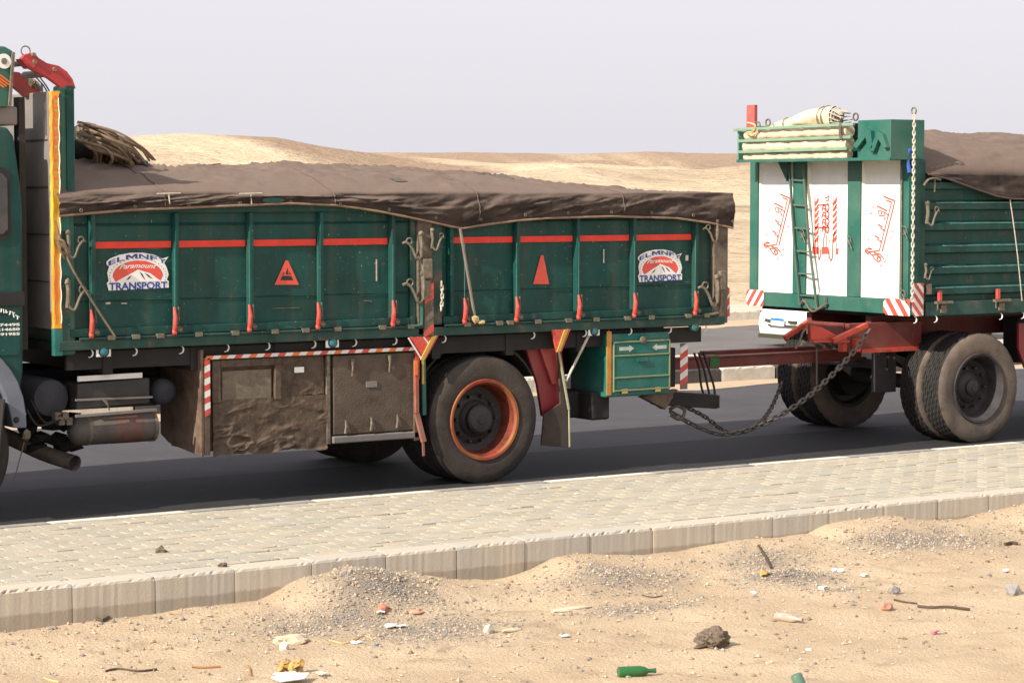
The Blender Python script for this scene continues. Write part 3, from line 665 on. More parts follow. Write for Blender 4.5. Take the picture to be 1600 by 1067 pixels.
q0 = onY(1031, 415, 17.02); sticker(q0.x, q0.z, QX(1066)-QX(997), QZ(391,1031)-QZ(441,1031), gr)
def tri(px0, px1, pt, py0, py1, par, hole):
    b = MB(); Y = 17.0155; c = (px0+px1)/2
    P = [onY(px0,py1,Y), onY(px1,py1,Y), onY(pt+2,py0,Y), onY(pt-2,py0,Y)]; b.add([(p.x,Y,p.z) for p in P], [(0,1,2,3)], 0)
    if hole:
        for poly in (((438,438),(458,438),(455,431),(441,431)),((446,429),(451,429),(449,418)),((441,429),(444,429),(444,424)),((452,429),(455,429),(452,424))):
            b.add([(onY(a,c_,Y).x, Y-.001, onY(a,c_,Y).z) for a, c_ in poly], [tuple(range(len(poly)))], 1)
    b.build('warning_triangle', [redpr, blk], par, fix=False)
tri(429, 467, 448, 407, 445, gl, True); tri(833, 858, 847, 399, 444, gr, False)
# chassis
for y in (17.85, 18.55): MB().box(4.9, 13.6, y, y+.09, .82, 1.08).build('chassis_rail', dark, truck)
for x in np.arange(7.6, 13.6, .75): MB().box(x, x+.08, 17.05, 19.45, 1.09, 1.27).build('cross_bearer', dark, truck)
MB().box(7.3, 13.5, 17.06, 17.1, 1.13, 1.268).build('side_skirt_rail', dark, truck)
# wheels
def tyre_mesh(m1, m2, wd, Rr, rim, lug=False, n=150):
    b = MB(); h = wd
    side = [(rim,0+.012),(rim+.015,.0),(rim+.05,-.004),(rim+.12,-.012),(Rr-.055,-.006),(Rr-.022,.006),(Rr-.008,.02)]
    rib_e = [.02]+[.02+(h-.04)*k/8 for k in range(1, 8)]+[h-.02]
    tr_ = []
    for k in range(8):
        a, c = rib_e[k], rib_e[k+1]; tr_ += [(Rr, a+.004), (Rr, c-.004), (Rr-.012, c-.003), (Rr-.012, c+.003)] if k < 7 else [(Rr, a+.004), (Rr, c-.002)]
    prof = side+tr_+[(r, h-t) for r, t in side[::-1]]
    ns = len(side); nt_ = len(tr_)
    def mod(r, j, i):
        if lug and ns <= j < ns+nt_ and r > Rr-.005:
            blk_ = (j-ns)//4; return r-(.012 if (i+blk_*2) % 5 == 0 else 0)
        return r
    b.lathe(prof, (0,0,0), 'y', n, 0, mod=mod)
    for f in range(len(b.f)):
        j = min(b.f[f]) % len(prof)
        if ns-1 <= (f % (len(prof)-1)) < ns+nt_-1: b.m[f] = 1
    return b.mesh([m1, m2], 35)
TR = .548
ty1 = tyre_mesh(rubber, tread, .27, TR, .335, False, 96); ty2 = tyre_mesh(rubber2, tread, .27, TR, .335, True, 150)
def rim_mesh(mo, mi_, deep):
    b = MB(); b.lathe([(.338,.012),(.352,.0),(.345,-.012),(.325,-.010),(.31,.012)], (0,0,0), 'y', 48, 0); b.lathe([(.31,.012),(.298,.03),(.29,deep*.6),(.28,deep)], (0,0,0), 'y', 48, 2)
    b.lathe([(.28,deep),(.22,deep+.015),(.17,deep-.01),(.16,deep-.01)], (0,0,0), 'y', 48, 1)
    b.lathe([(.285,deep+.03),(.30,.24),(.338,.258)], (0,0,0), 'y', 48, 1); return b.mesh([mo, mi_, mat('rim_well_red', (.15,.025,.015), .8, spec=.2, var=.5, vs=14, dust=.3, dcol=(.14,.07,.04)) if mo is orim else mo], 40)  # rim well is a darker red than the outer flange
def hub_mesh(m, deep, r0=.125, out=.05):
    b = MB(); b.lathe([(0,deep+.03),(.27,deep+.03)], (0,0,0), 'y', 24); b.lathe([(.165,deep-.01),(.15,deep-.03),(r0,deep-.05),(r0,out+.02),(r0-.02,out),(.04,out-.004),(.035,out-.012),(0,out-.012)], (0,0,0), 'y', 32)
    for k in range(10):
        a = math.tau*k/10; b.lathe([(0,deep-.045),(.014,deep-.045),(.016,deep)], (.2*math.cos(a), 0, .2*math.sin(a)), 'y', 6)
    return b.mesh(m, 40)
rm1 = rim_mesh(orim, black, .17); drim = mat('dirty_grey_rim', (.035,.032,.035), .75, var=.4, spec=.25, dust=.45, ds=6, dcol=(.085,.068,.06)); rm2 = rim_mesh(drim, drim, .16); rmf = rim_mesh(drim, black, .16)
hm1 = hub_mesh(black, .17); hm2 = hub_mesh(black, .16, .085, .07)
def wheel(x, y, far, par, t, r, h, wname='wheel'):
    rot = (0,0,math.pi) if far else (0,0,0)
    wl = link(t, 'tyre', (x, y, TR), None, rot); 
    wt = wl; wt.name = wname; wt.parent = par; wt.location = Vector((x, y, TR))-WL[par]; WL[wt] = Vector((x, y, TR))
    for me, nm in ((r, 'rim'), (h, 'hub')):
        o = link(me, nm, (0,0,0)); o.parent = wt; o.location = (0,0,0)
WX = 11.10
wheel(WX, 17.0, False, truck, ty1, rm1, hm1); wheel(WX, 17.31, False, truck, ty1, rmf, hm2)
wheel(WX, 19.5, True, truck, ty1, rm1, hm1); wheel(WX, 19.19, True, truck, ty1, rmf, hm2)
wheel(6.27, 17.02, False, truck, ty1, rm2, hm1); wheel(6.27, 19.48, True, truck, ty1, rm2, hm1)
for x in (WX, 6.27): MB().tube([(x,17.3,TR),(x,18.1,TR),(x,18.2,TR),(x,18.3,TR),(x,18.4,TR),(x,19.2,TR)], [.09,.09,.24,.24,.09,.09], 12).build('axle', dark, truck, smooth=50)
for y in (17.75, 18.65): MB().bar((WX-.7,y,.9),(WX,y,.72),.08,.12).bar((WX,y,.72),(WX+.7,y,.9),.08,.12).build('leaf_spring', dark, truck)
# tool compartment ahead of the rear wheel
bx0, bx1 = QX(318), QX(655); zt = QZ(548, 330); zb = .43
side = MB().box(bx0, bx1, 17.06, 17.62, zb, 1.2).build('side_locker', brownbox, truck, bevel=.01)
fr = MB().box(bx0, bx0+.05, 17.0, 17.058, zb-.02, 1.185).box(bx1-.05, bx1, 17.0, 17.058, zb-.02, 1.185).box(bx0+.052, bx1-.052, 17.0, 17.058, 1.165, 1.20).build('locker_frame', brownbox, side, bevel=.004)
# hatch recess left half
hx0, hx1 = QX(345), QX(430)
MB().box(QX(332), hx0, 17.01, 17.058, .82, 1.16).box(hx1, QX(440), 17.01, 17.058, .82, 1.16).box(hx0+.001, hx1-.001, 17.01, 17.058, 1.1, 1.16).build('hatch_frame', brownbox, side, bevel=.006)
MB().box(hx0+.02, hx1-.02, 17.035, 17.056, .83, 1.07).build('hatch', mat('hatch_sheet', (.13,.105,.075), .8, var=.35, vs=25, dust=.3, rust=.3), side, bevel=.006)
# crumpled sheet covering the lower left
def crumple(x0, x1, z0, z1, y, seed, amp=.02, nx=110, nz=60, skew=0):
    xx, zz = np.meshgrid(np.linspace(x0, x1, nx), np.linspace(z0, z1, nz)); u = (xx-x0)/(x1-x0); v = (zz-z0)/(z1-z0)
    yy = y-amp*(np.clip(1-np.abs(fbm(xx*2.6+zz*1.5, zz*8-xx*2, seed, 3))*5, 0, 1)**1.5*.8+.5*fbm(xx*3, zz*4, seed+9, 2))*np.clip(1.25-v*1.1, 0, 1)+.003*fbm(xx*30, zz*30, seed+3, 2)
    zz = zz+(1-v)*.03*fbm(xx*6, xx*0, seed, 3)-skew*0; b = MB(); idx = lambda i, j: i*nx+j
    b.add(list(zip(xx.ravel(), yy.ravel(), zz.ravel())), [(idx(i,j), idx(i,j+1), idx(i+1,j+1), idx(i+1,j)) for i in range(nz-1) for j in range(nx-1)]); return b
crumple(QX(334), QX(512), zb-.03, .84, 17.03, 4, .026).build('crumpled_sheet', brownbox, side, smooth=60)
crumple(QX(441), QX(509), .84, 1.16, 17.045, 14, .008).build('cover_sheet', brownbox, side, smooth=60)
MB().box(QX(512), QX(517), 17.02, 17.058, zb, 1.16).build('divider', latchm, side)
MB().box(QX(517)+.002, QX(521), 17.045, 17.058, zb, 1.16).build('gap', dark, side)
dr = MB().box(QX(522), QX(648), 17.02, 17.056, .50, 1.155).build('locker_door', mat('locker_door_sheet', (.1,.076,.056), .85, spec=.2, var=.3, vs=7, dust=.35, dcol=(.17,.13,.1), rust=.3, scr=.5, scol=(.24,.19,.15), bump=.3), side, bevel=.008)
MB().box(QX(520), bx1, 17.0, 17.056, .43, .49).build('door_sill', greyp, side, bevel=.01)
for p, z in ((551,1.12),(609,1.14)): MB().tube([(QX(p),17.01,z),(QX(p),17.0,z-.06),(QX(p)-.003,17.008,z-.14)], [.018,.01,.008], 6).build('door_latch', latchm, dr)
for p, z in ((540,.56),(580,.57),(621,.58)): MB().tube([(QX(p),17.01,z+.06),(QX(p),17.0,z),(QX(p)-.003,17.008,z-.05)], [.006,.012,.014], 6).build('door_latch', latchm, dr)
MB().box(QX(462), QX(477), 17.028, 17.034, 1.03, 1.075).build('sticker', white, side)
MB().box(QX(573), QX(590), 17.012, 17.019, .88, .93).build('sticker', greyp, dr)
# orange and white barber tape along the top and down the left
b = MB(); n = 30; x0, x1 = QX(318), QX(648)
cc = [0,1,0,1,2,1,0,1,2,1,2,1]
for i in range(n):
    xa = x0+(x1-x0)*i/n; d = (x1-x0)/n; b.add([(xa,16.996,1.172),(xa+d,16.996,1.172),(xa+d+.022,16.996,1.20),(xa+.022,16.996,1.20)], [(0,1,2,3)], cc[i % 12])
for i in range(9):
    z = 1.165-.05*i; b.add([(x0,16.996,z),(x0+.05,16.996,z+.02),(x0+.05,16.996,z-.03),(x0,16.996,z-.05)], [(0,1,2,3)], (2,1)[i % 2])
b.build('barber_tape', [orange, hookw, redlatch], side, fix=False)
MB().box(bx1-.045, bx1-.005, 16.99, 16.997, .93, 1.16).build('tape_end', redlatch, side)
# locker's left side plate (dusty sheet with torn foot)
MB().prism([(17.0,1.25),(17.75,1.25),(17.75,.52),(17.6,.46),(17.45,.44),(17.0,.40)], 'x', bx0-.03, bx0-.005).build('locker_end_sheet', rustbr, side, bevel=.004)
# air tanks, battery box, cylinder, exhaust
for p, c, r in (((80,622), 17.35, .155), ((257,612), 17.35, .112)): pass
q = onY(80, 622, 17.2); MB().lathe([(0,-.03),(.08,-.022),(.14,0),(.152,.04),(.152,.6),(.1,.64),(0,.65)], (q.x, 17.2, q.z), 'y', 28).build('air_tank', mat('blue_grey_tank', (.04,.044,.055), .7, spec=.25, var=.3, dust=.35, dcol=(.1,.09,.08)), truck, smooth=50)
q = onY(257, 612, 17.2); MB().lathe([(0,-.03),(.06,-.022),(.1,0),(.108,.04),(.108,.5),(.08,.53),(0,.54)], (q.x, 17.2, q.z), 'y', 28).build('air_tank', mat('blue_grey_tank', (.085,.095,.125)), truck, smooth=50)
a, c = onY(120, 640, 17.1), onY(234, 600, 17.1)
bt = MB().prism([(a.x,a.z+.0),(c.x,a.z+.02),(c.x,c.z+.05),(a.x+.01,c.z+.03)], 'y', 17.1, 17.5).build('battery_box', black, truck, bevel=.01)
MB().bar(onY(121,592,17.09), onY(222,586,17.09), .01, .04).build('white_bar', hookw, bt)
MB().bar(onY(118,625,17.07), onY(238,620,17.07), .02, .015).bar(onY(118,650,17.05), onY(244,640,17.05), .03, .02).build('box_strap', greyp, bt)
MB().tube([onY(163,624,17.06), onY(168,632,17.05), onY(171,641,17.06)], [.016,.008,.006], 6).build('box_latch', latchm, bt)
a = onY(108, 678, 17.2); c = onY(242, 668, 17.2)
tk = MB().lathe([(0,-.0),(.07,.01),(.115,.05),(.12,.08),(.12,(c-a).x-.06),(.11,(c-a).x-.02),(0,(c-a).x)], (a.x, 17.2, (a.z+c.z)/2+.02), 'x', 28).build('air_cylinder', mat('grimy_cylinder_paint', (.055,.053,.052), .6, spec=.3, var=.3, vs=9, dust=.4, rust=.3), truck, smooth=50)
MB().lathe([(.1215,.35),(.1215,.58)], (a.x, 17.2, (a.z+c.z)/2+.02), 'x', 28).build('red_patch', mat('faded_red', (.1,.02,.02), .6, var=.4, vs=12, dust=.4), tk, smooth=50)
for d in (.12, .68): MB().lathe([(.1225,d),(.1225,d+.03)], (a.x, 17.2, (a.z+c.z)/2+.02), 'x', 28).build('band', latchm, tk, smooth=50)
MB().box(a.x-.05, a.x+.8, 17.3, 18.0, .8, 1.0).build('gear_bracket', dark, truck)
e = onY(117, 723, 17.25); ex = MB().tube(smooth_path([(e.x-.7,18.2,.66),(e.x-.4,17.9,.6),(e.x-.14,17.55,e.z+.06),(e.x-.01,17.22,e.z)], 5), .062, 14, caps=False).build('exhaust_pipe', rusty, truck, smooth=50)
MB().lathe([(0,0),(.058,0)], (e.x-.03, 17.28, e.z+.012), 'y', 16).build('pipe_mouth', dark, ex)
MB().tube(smooth_path([onY(42,640,17.2), onY(60,665,17.15), onY(95,655,17.12)], 5), .009, 6).tube(smooth_path([onY(48,625,17.2), onY(70,660,17.15), onY(95,648,17.12)], 5), .007, 6).build('air_hose', dark, truck)
b = MB(); R = random.Random(4)
for k in range(16): q = onY(R.uniform(40, 118), R.uniform(648, 705), 17.6); b.blob(q, (.09,.1,.06), n=1, jit=.3, seed=k+50)
b.build('engine_parts', dark, truck)
b = MB()
for k in range(4): q = onY(88+k*6, 650+(k % 2)*8, 17.15); b.box(q.x-.02, q.x+.03, 17.12, 17.2, q.z-.03, q.z+.03)
b.build('valve_block', latchm, truck, bevel=.006)
# mudguards and flaps of the rear wheel
q = [onY(a, c, 17.0) for a, c in ((636,526),(681,524),(660,562))]
mg = MB().prism([(p.x,p.z) for p in q], 'y', 16.95, 16.98).build('mudguard_tip', redlatch, truck, bevel=.004)
q = [onY(a, c, 16.95) for a, c in ((681,524),(674,526),(656,562),(661,563))]; MB().prism([(p.x,p.z) for p in q], 'y', 16.935, 16.949).build('tip_edge', yel, mg)
MB().bar(onY(638,528,16.95), onY(658,560,16.95), .006, .012).bar(onY(662,527,16.95), onY(672,540,16.95), .006, .01).build('tip_line', hookw, mg)
MB().bar(onY(661,562,17), onY(662,648,17), .03, .035).build('guard_bar', green_l, truck); 
MB().bar(onY(661,562,16.98), onY(661,600,16.98), .006, .02).build('guard_stripe', yel, truck)
MB().bar(onY(650,563,16.98), onY(651,645,16.98), .03, .03).bar(onY(651,646,16.98), onY(662,690,16.98), .03, .04).bar(onY(661,688,16.98), onY(662,712,16.98), .01, .02).build('guard_bar', mat('faded_red_bar', (.3,.06,.04), .7, var=.3, dust=.5), truck)
MB().bar(onY(650,564,16.96), onY(650,586,16.96), .01, .03).build('guard_stripe', orange, truck)
# inner arch and rear guard panel
ar = [(WX+.66*math.cos(math.radians(a)), .56+.66*math.sin(math.radians(a))) for a in range(150, 20, -10)]
MB().prism(ar+[(x*1, z+.025) for x, z in ar[::-1]], 'y', 17.12, 17.6).build('mudguard', dark, truck)
q = [onY(a, c, 17.15) for a, c in ((812,518),(872,518),(889,650),(846,650),(838,600))]
rgp = MB().prism([(p.x,p.z) for p in q], 'y', 17.13, 17.17).build('rear_guard', maroon, truck, bevel=.006)
q = [onY(a, c, 17.1) for a, c in ((868,518),(882,560),(889,640),(866,600),(850,540))]
MB().prism([(p.x,p.z) for p in (onY(834,518,17.1),onY(866,518,17.1),onY(880,600,17.1),onY(862,600,17.1))], 'y', 17.09, 17.12).build('guard_face', mat('guard_red', (.3,.02,.02), .5, var=.3, dust=.25), rgp)
fl = MB(); q = [onY(a, c, 17.05) for a, c in ((872,548),(888,640),(890,699),(846,696),(850,648),(876,630))]
fl.prism([(p.x,p.z) for p in q], 'y', 17.05, 17.07).build('mud_flap', mudm, truck, bevel=.003)
MB().bar(onY(873,550,17.03), onY(889,640,17.03), .012, .018).bar(onY(889,641,17.03), onY(890,698,17.03), .01, .01).build('flap_edge', mat('pale_edge', (.4,.4,.25), .7), truck)
q = [onY(a, c, 17.0) for a, c in ((858,515),(888,514),(874,549),(866,550))]
m2 = MB().prism([(p.x,p.z) for p in q], 'y', 16.96, 16.98).build('mudguard_tip', redlatch, truck, bevel=.004)
MB().prism([(p.x,p.z) for p in [onY(a, c, 16.95) for a, c in ((888,514),(882,515),(870,550),(875,549))]], 'y', 16.945, 16.958).build('tip_edge', yel, m2)
MB().tube([onY(921,522,17.0), onY(884,596,17.04)], .012, 6).build('stay_rod', chainw, truck)
# wall of the arch with worn lettering
MB().box(QX(640), QX(860), 17.65, 17.7, .9, 1.27).build('arch_wall', green, truck)
v_, f_ = text2d('SPEED', .03); q = onY(708, 553, 17.4)
# green tool box at the rear
gx0, gx1 = QX(947, 17.0), QX(1047, 17.0); gt, gb = QZ(522,950), QZ(621,950)
tb = MB().box(gx0, gx1, 17.0, 17.55, gb, gt).build('tool_box', teal, truck, bevel=.012)
MB().box(gx0+.005, gx0+.055, 16.992, 16.999, gb+.02, 1.262).build('zigzag_strip', yel, tb)
b = MB(); n = 13
for i in range(n):
    z0 = gb+.03+i*(1.24-gb)/n; h = (1.24-gb)/n; xa = gx0+.012; b.add([(xa,16.989,z0),(xa+.018,16.989,z0),(xa+.036,16.989,z0+h/2),(xa+.018,16.989,z0+h),(xa,16.989,z0+h),(xa+.016,16.989,z0+h/2)], [(0,1,2,5),(5,2,3,4)])
b.build('zigzag', orange, tb, fix=False)
dz = [(QZ(535,1000), QZ(552,1000)), (QZ(556,1000), QZ(587,1000)), (QZ(590,1000), QZ(606,1000))]
for k, (za, zb_) in enumerate(dz): MB().box(QX(960), QX(1043), 16.985, 16.999, zb_, za).build('drawer_front', teal, tb, bevel=.004)
b = MB()
for z in (QZ(533,1000), QZ(554,1000), QZ(588,1000), QZ(608,1000)): b.bar((QX(958),16.985,z), (QX(1045),16.985,z+.002), .012, .014)
for p in (958, 1045): b.bar((QX(p),16.987,QZ(533,1000)), (QX(p),16.987,QZ(610,1000)), .012, .014)
b.build('drawer_trim', mat('olive_trim', (.2,.27,.13), .6, dust=.3), tb)
b = MB()
for xs_, d in ((QX(966), 1), (QX(1040), -1)):
    b = MB()
    z = (dz[0][0]+dz[0][1])/2; b.add([(xs_,16.982,z-.016),(xs_+d*.11,16.982,z-.016),(xs_+d*.11,16.982,z-.032),(xs_+d*.165,16.982,z),(xs_+d*.11,16.982,z+.032),(xs_+d*.11,16.982,z+.016),(xs_,16.982,z+.016)], [(0,1,5,6),(2,3,4,5,1)]); b.build('arrow', mat('faded_white', (.45,.47,.4), .6, var=.2, dust=.2), tb, fix=False)
MB().lathe([(0,-.03),(.03,-.02),(.035,0)], (QX(1003), 16.985, QZ(531,1000)), 'y', 12).build('knob', rusty, tb)
MB().box(QX(993), QX(1010), 16.97, 16.984, QZ(565,1000), QZ(559,1000)).build('drawer_handle', teal, tb, bevel=.003)
for p in (975, 1027): MB().box(QX(p)-.03, QX(p)+.03, 16.98, 16.99, QZ(613,1000), QZ(606,1000)).build('box_hinge', yel, tb)
MB().box(QX(917), QX(948), 17.3, 17.6, .48, .72).box(QX(935), QX(964), 17.1, 17.4, .47, .72).build('rubber_block', dark, truck, bevel=.02)
MB().box(QX(1010), QX(1048), 17.1, 17.2, QZ(518,1030), QZ(508,1030)+.0).build('plate', greyp, truck)
# rear underrun beam, lamps and boards
a = onY(1052, 622, 17.2); c = onY(1118, 627, 17.2)
bm_ = MB().bar((a.x-.12,17.35,a.z),(c.x,17.2,c.z),.12,.13).build('underrun_beam', dark, truck, bevel=.01)
MB().bar((c.x+.001,17.2,c.z),(c.x+.006,17.2,c.z),.11,.12).build('beam_end', rustbr, bm_)
q = [onY(a_, c_, 17.25) for a_, c_ in ((1003,620),(1060,608),(1040,640),(1034,636))]; MB().prism([(p.x,p.z) for p in q], 'y', 17.25, 17.33).build('beam_bracket', rustbr, truck, bevel=.004)
q = onY(1060, 578, 17.15); MB().box(QX(1052), QX(1072), 17.15, 17.35, .72, 1.08).build('tail_board', dark, truck, bevel=.008)
b = MB(); x0, x1 = QX(1074), QX(1086); 
for i in range(6):
    z = .72+i*.06; b.add([(x0,17.1,z),(x1,17.1,z+.05),(x1,17.1,z+.11),(x0,17.1,z+.06)], [(0,1,2,3)], i % 2)
b.add([(x0,17.104,.7),(x1,17.104,.7),(x1,17.104,1.12),(x0,17.104,1.12)], [(0,1,2,3)], 2); b.build('chevron_board', [redlatch, hookw, greyp], truck, fix=False)
for k in range(3):
    q = onY(1095+k*7, 560, 17.5); MB().tube(smooth_path([(q.x,17.6,.98),(q.x-.02,17.5,.85),(q.x-.07+.02*k,17.4,.68),(q.x-.05,17.35,.55)], 5), .012, 6).build('air_line', dark, truck)
lx = QX(1133)
lm = MB().prism([(lx-.0,1.34),(lx+.06,1.36),(lx+.055,1.62),(lx-.0,1.58)], 'y', 17.0, 17.06).build('rear_reflector', redlatch, truck, bevel=.005)
for z in (1.38, 1.48): MB().add([(lx,16.997,z),(lx+.055,16.997,z+.07),(lx+.055,16.997,z+.1),(lx,16.997,z+.03)], [(0,1,2,3)]).build('reflector_stripe', hookw, lm, fix=False)
for z in (1.44, 1.59): MB().lathe([(.0,-.02),(.055,-.01),(.06,.02),(.06,.07),(.0,.08)], (lx+.02, 17.12, z), 'x', 16).build('tail_lamp', black, truck, smooth=50)
# ---- cab
cab = MB()
cpts = [onY(a, c, 17.0) for a, c in ((0,198),(12,199),(22,213),(33,290),(36,330),(37,580))]
prof = [(4.62,1.0),(4.60,1.75),(4.78,2.55),(4.95,2.98),(5.2,3.08)]+[(p.x,p.z) for p in cpts]+[(6.90,1.0),(6.86,.98),(6.80,1.16),(6.55,1.33),(6.27,1.37),(5.95,1.3),(5.75,1.1),(5.7,.8),(4.7,.75)]
cb = cab.prism(prof, 'y', 17.0, 19.45).build('cab', green, truck, bevel=.03)
MB().prism([(4.70,1.85),(4.86,2.52),(4.88,2.62),(4.75,2.6),(4.58,1.8)], 'y', 17.12, 19.33).build('windscreen', glassm, cb)
rr2 = lambda x0, x1, z0, z1, r: [(x0+r,z0),(x1-r,z0),(x1,z0+r),(x1,z1-r),(x1-r,z1),(x0+r,z1),(x0,z1-r),(x0,z0+r)]
wf = MB().prism(rr2(QX(0)-.42, QX(17), QZ(374,8), QZ(262,8), .05), 'y', 16.985, 16.999).build('window_frame', dark, cb)
MB().prism(rr2(QX(0)-.4, QX(12), QZ(366,8), QZ(271,8), .04), 'y', 16.98, 16.984).build('window_pane', glassm, cb)
MB().prism(rr2(5.2, 5.95, 1.86, 2.6, .05), 'y', 16.985, 16.999).build('door_window', glassm, cb)
MB().box(4.9, QX(37), 16.985, 16.998, QZ(477,20), QZ(456,20)).build('trim_band', dark, cb)
MB().prism(rr2(QX(0)-.5, QX(30), QZ(555,20), QZ(480,20), .02), 'y', 16.993, 16.9985).build('locker_lid', green, cb, bevel=.002)
MB().box(4.56, 4.66, 17.02, 19.43, .55, 1.0).build('bumper', greyp, truck, bevel=.03)
for y in (17.15, 18.95): MB().box(4.54, 4.56, y, y+.3, .68, .86).build('headlamp', white, truck, bevel=.01)
MB().tube([(4.75,16.98,2.6),(4.7,16.75,2.55),(4.7,16.75,1.9)], .015, 6).box(4.66,4.76,16.7,16.8,1.95,2.4).build('mirror', dark, truck)
# phone numbers on the cab, painted in white
def textY(txt, px0, px1, py0, py1, Y, m, par, bold=.02, name='lettering', shear=0):
    a, c = onY(px0, py1, Y), onY(px1, py0, Y); v, f = text2d(txt, bold, shear)
    b = MB(); b.add([(a.x+(c.x-a.x)*u, Y, a.z+(c.z-a.z)*t) for u, t in v], f); return b.build(name, m, par, fix=False)
for t, y in (('174495',507.5),('214650',514.6),('391955',522)): textY(t, -5, 31, y-2.9, y+2.9, 16.99, white, cb, .04)
ar = [(30,495,24,492),(27,493,27,499),(23,489,18,487),(20,490,22,496),(16,486,14,492),(12,487,8,488),(9,484,10,489),(5,483,6,489),(2,482,1,488),(-1,486,-6,488)]
b = MB()
for x0_, y0_, x1_, y1_ in ar: b.tube([onY(x0_,y0_,16.99), onY((x0_+x1_)/2+.6,(y0_+y1_)/2+1.2,16.99), onY(x1_,y1_,16.99)], .0045, 5)
b.build('arabic_lettering', white, cb)
# roof board with lamp and painted feathers
rbp = [onY(a, c, 17.05) for a, c in ((-30,70),(8,73),(20,80),(21,92),(14,168),(-30,168))]
rb = MB().prism([(p.x,p.z) for p in rbp], 'y', 17.05, 17.25).build('roof_board', green_l, truck, bevel=.01)
MB().bar(onY(21,82,17.03), onY(15,166,17.03), .02, .02).build('board_edge', latchm, rb)
q = onY(7, 96, 17.03); MB().lathe([(0,-.004),(.024,-.004),(.024,-.002)], (q.x,17.036,q.z), 'y', 20).build('spot_centre', greyp, rb); MB().lathe([(0,0),(.056,0),(.056,.01)], (q.x,17.036,q.z), 'y', 26).build('white_spot', white, rb)
for k in range(4): MB().bar(onY(-6,113+k*5,17.04), onY(18-k*4,131+k*2,17.04), .004, .012).build('orange_feather', orange, rb)
MB().box(6.2, 6.95, 17.1, 17.6, onY(10,196,17.1).z, onY(10,166,17.1).z).build('air_duct', greyp, truck, bevel=.02)
a = onY(33, 165, 17.1); MB().box(a.x-.02, a.x+.03, 17.1, 17.2, 1.3, onY(33,152,17.1).z).build('air_stack', dark, truck)
# grey front fender and its stay
fc = (6.27, 0.62); fo = [(fc[0]+.74*math.cos(math.radians(a)), fc[1]+.74*math.sin(math.radians(a))) for a in range(75, -8, -6)]; fi = [(fc[0]+.62*math.cos(math.radians(a)), fc[1]+.62*math.sin(math.radians(a))) for a in range(75, -8, -6)]
fo = [onY(a, c, 17.0) for a, c in ((-40,540),(-15,548),(2,562),(15,578),(25,595),(34,620),(38,645),(39,668))]; fi = [onY(a, c, 17.0) for a, c in ((-40,575),(-15,585),(-3,600),(6,620),(13,645),(18,668))]
fn = MB().prism([(p.x,p.z) for p in fo]+[(p.x,p.z) for p in fi[::-1]], 'y', 16.96, 17.3).build('front_fender', greyb, truck, bevel=.01)
q = onY(26, 656, 16.95); MB().lathe([(0,-.012),(.02,-.01),(.024,0)], (q.x,16.955,q.z), 'y', 10).build('bolt', dark, fn)
MB().blob(onY(41,680,17.0), (.035,.03,.05), jit=.15, seed=3).tube([onY(38,690,17), onY(28,728,17), onY(22,752,17)], .005, 5).build('side_marker', latchm, truck)
MB().bar((6.65,16.97,.35),(6.72,16.97,.95),.2,.01).build('fender_flap', dark, truck)

# ============================================================ LOAD COVER on the truck
hemp = [(82,338),(140,333),(200,328),(280,325),(350,322),(450,318),(520,321),(560,326),(600,333),(660,345),(700,354),(718,357),(735,354),(760,350),(800,345),(850,341),(950,338),(1050,341),(1100,348),(1140,357)]
hx = [QX(a) for a, _ in hemp]; hz = [QZ(c, a) for a, c in hemp]
rp_ = [(7.35,2.80),(7.9,2.75),(8.38,2.70),(8.76,2.705),(9.88,2.735),(10.85,2.715),(11.94,2.645),(12.58,2.56),(13.31,2.505),(13.76,2.49)]
TX0, TX1 = QX(88), QX(1138)
nx, = (520,); xs2 = np.linspace(TX0, TX1, nx)
vv = np.concatenate([np.linspace(0, 1, 22), 1+np.linspace(0, 1, 90)[1:], 2+np.linspace(0, 1, 8)[1:]])
Pm = np.zeros((len(vv), nx, 3))
for j, v in enumerate(vv):
    he = np.interp(xs2, hx, hz); rz = np.interp(xs2, [a for a, _ in rp_], [c for _, c in rp_]); edge = 2.485+.012*fbm(xs2*2, xs2*0+3, 5, 3)
    if v <= 1:
        z = he+(edge-he)*v; y = 16.945-.012*np.sin(v*math.pi)-.05*fbm(xs2*3.2-v*1.5, xs2*.4+v*1.6, 2, 5)*(.25+.75*np.sin(v*math.pi))+(.02*v**3); y = y-.02*np.clip(1-np.abs(fbm(xs2*1.7-v*2.2, v*1.3+xs2*.5, 29, 3))*7, 0, 1)*np.sin(v*math.pi); y = np.minimum(y, 16.965)
    elif v <= 2:
        t = v-1; y = 16.968+2.56*t+0*xs2; dome = np.sin(math.pi*np.clip(t, 0, 1))**.75
        z = edge+(rz-edge)*dome+dome*(.03*fbm(xs2*1.6+t*4, xs2*.0+t*9, 7, 4)+.03*fbm(xs2*4-t*12, xs2*.8+t*8, 9, 4)-.012+.028*np.clip(1-np.abs(fbm(xs2*1.5+t*9, t*5-xs2*1.1, 19, 3))*6, 0, 1))
        mound = np.exp(-((xs2-8.2)/.8)**2)*np.exp(-((t-.28)/.2)**2)*.03; z = z+mound
    else:
        t = v-2; z = edge-.35*t; y = 19.535+0*xs2
    Pm[j,:,0] = xs2; Pm[j,:,1] = y; Pm[j,:,2] = z
tp = grid_obj('load_cover', Pm[:,:,0], Pm[:,:,1], Pm[:,:,2], tarpm, label='brown tarpaulin stretched over the load of the green truck', cat='tarpaulin')
MB().tube([(a, 16.942-.022*float(fbm(a*3.2, a*.4, 2, 4))*.4, c) for a, c in zip(xs2[::3], np.interp(xs2, hx, hz)[::3])], .011, 6).build('hem', hemm, tp, smooth=60)
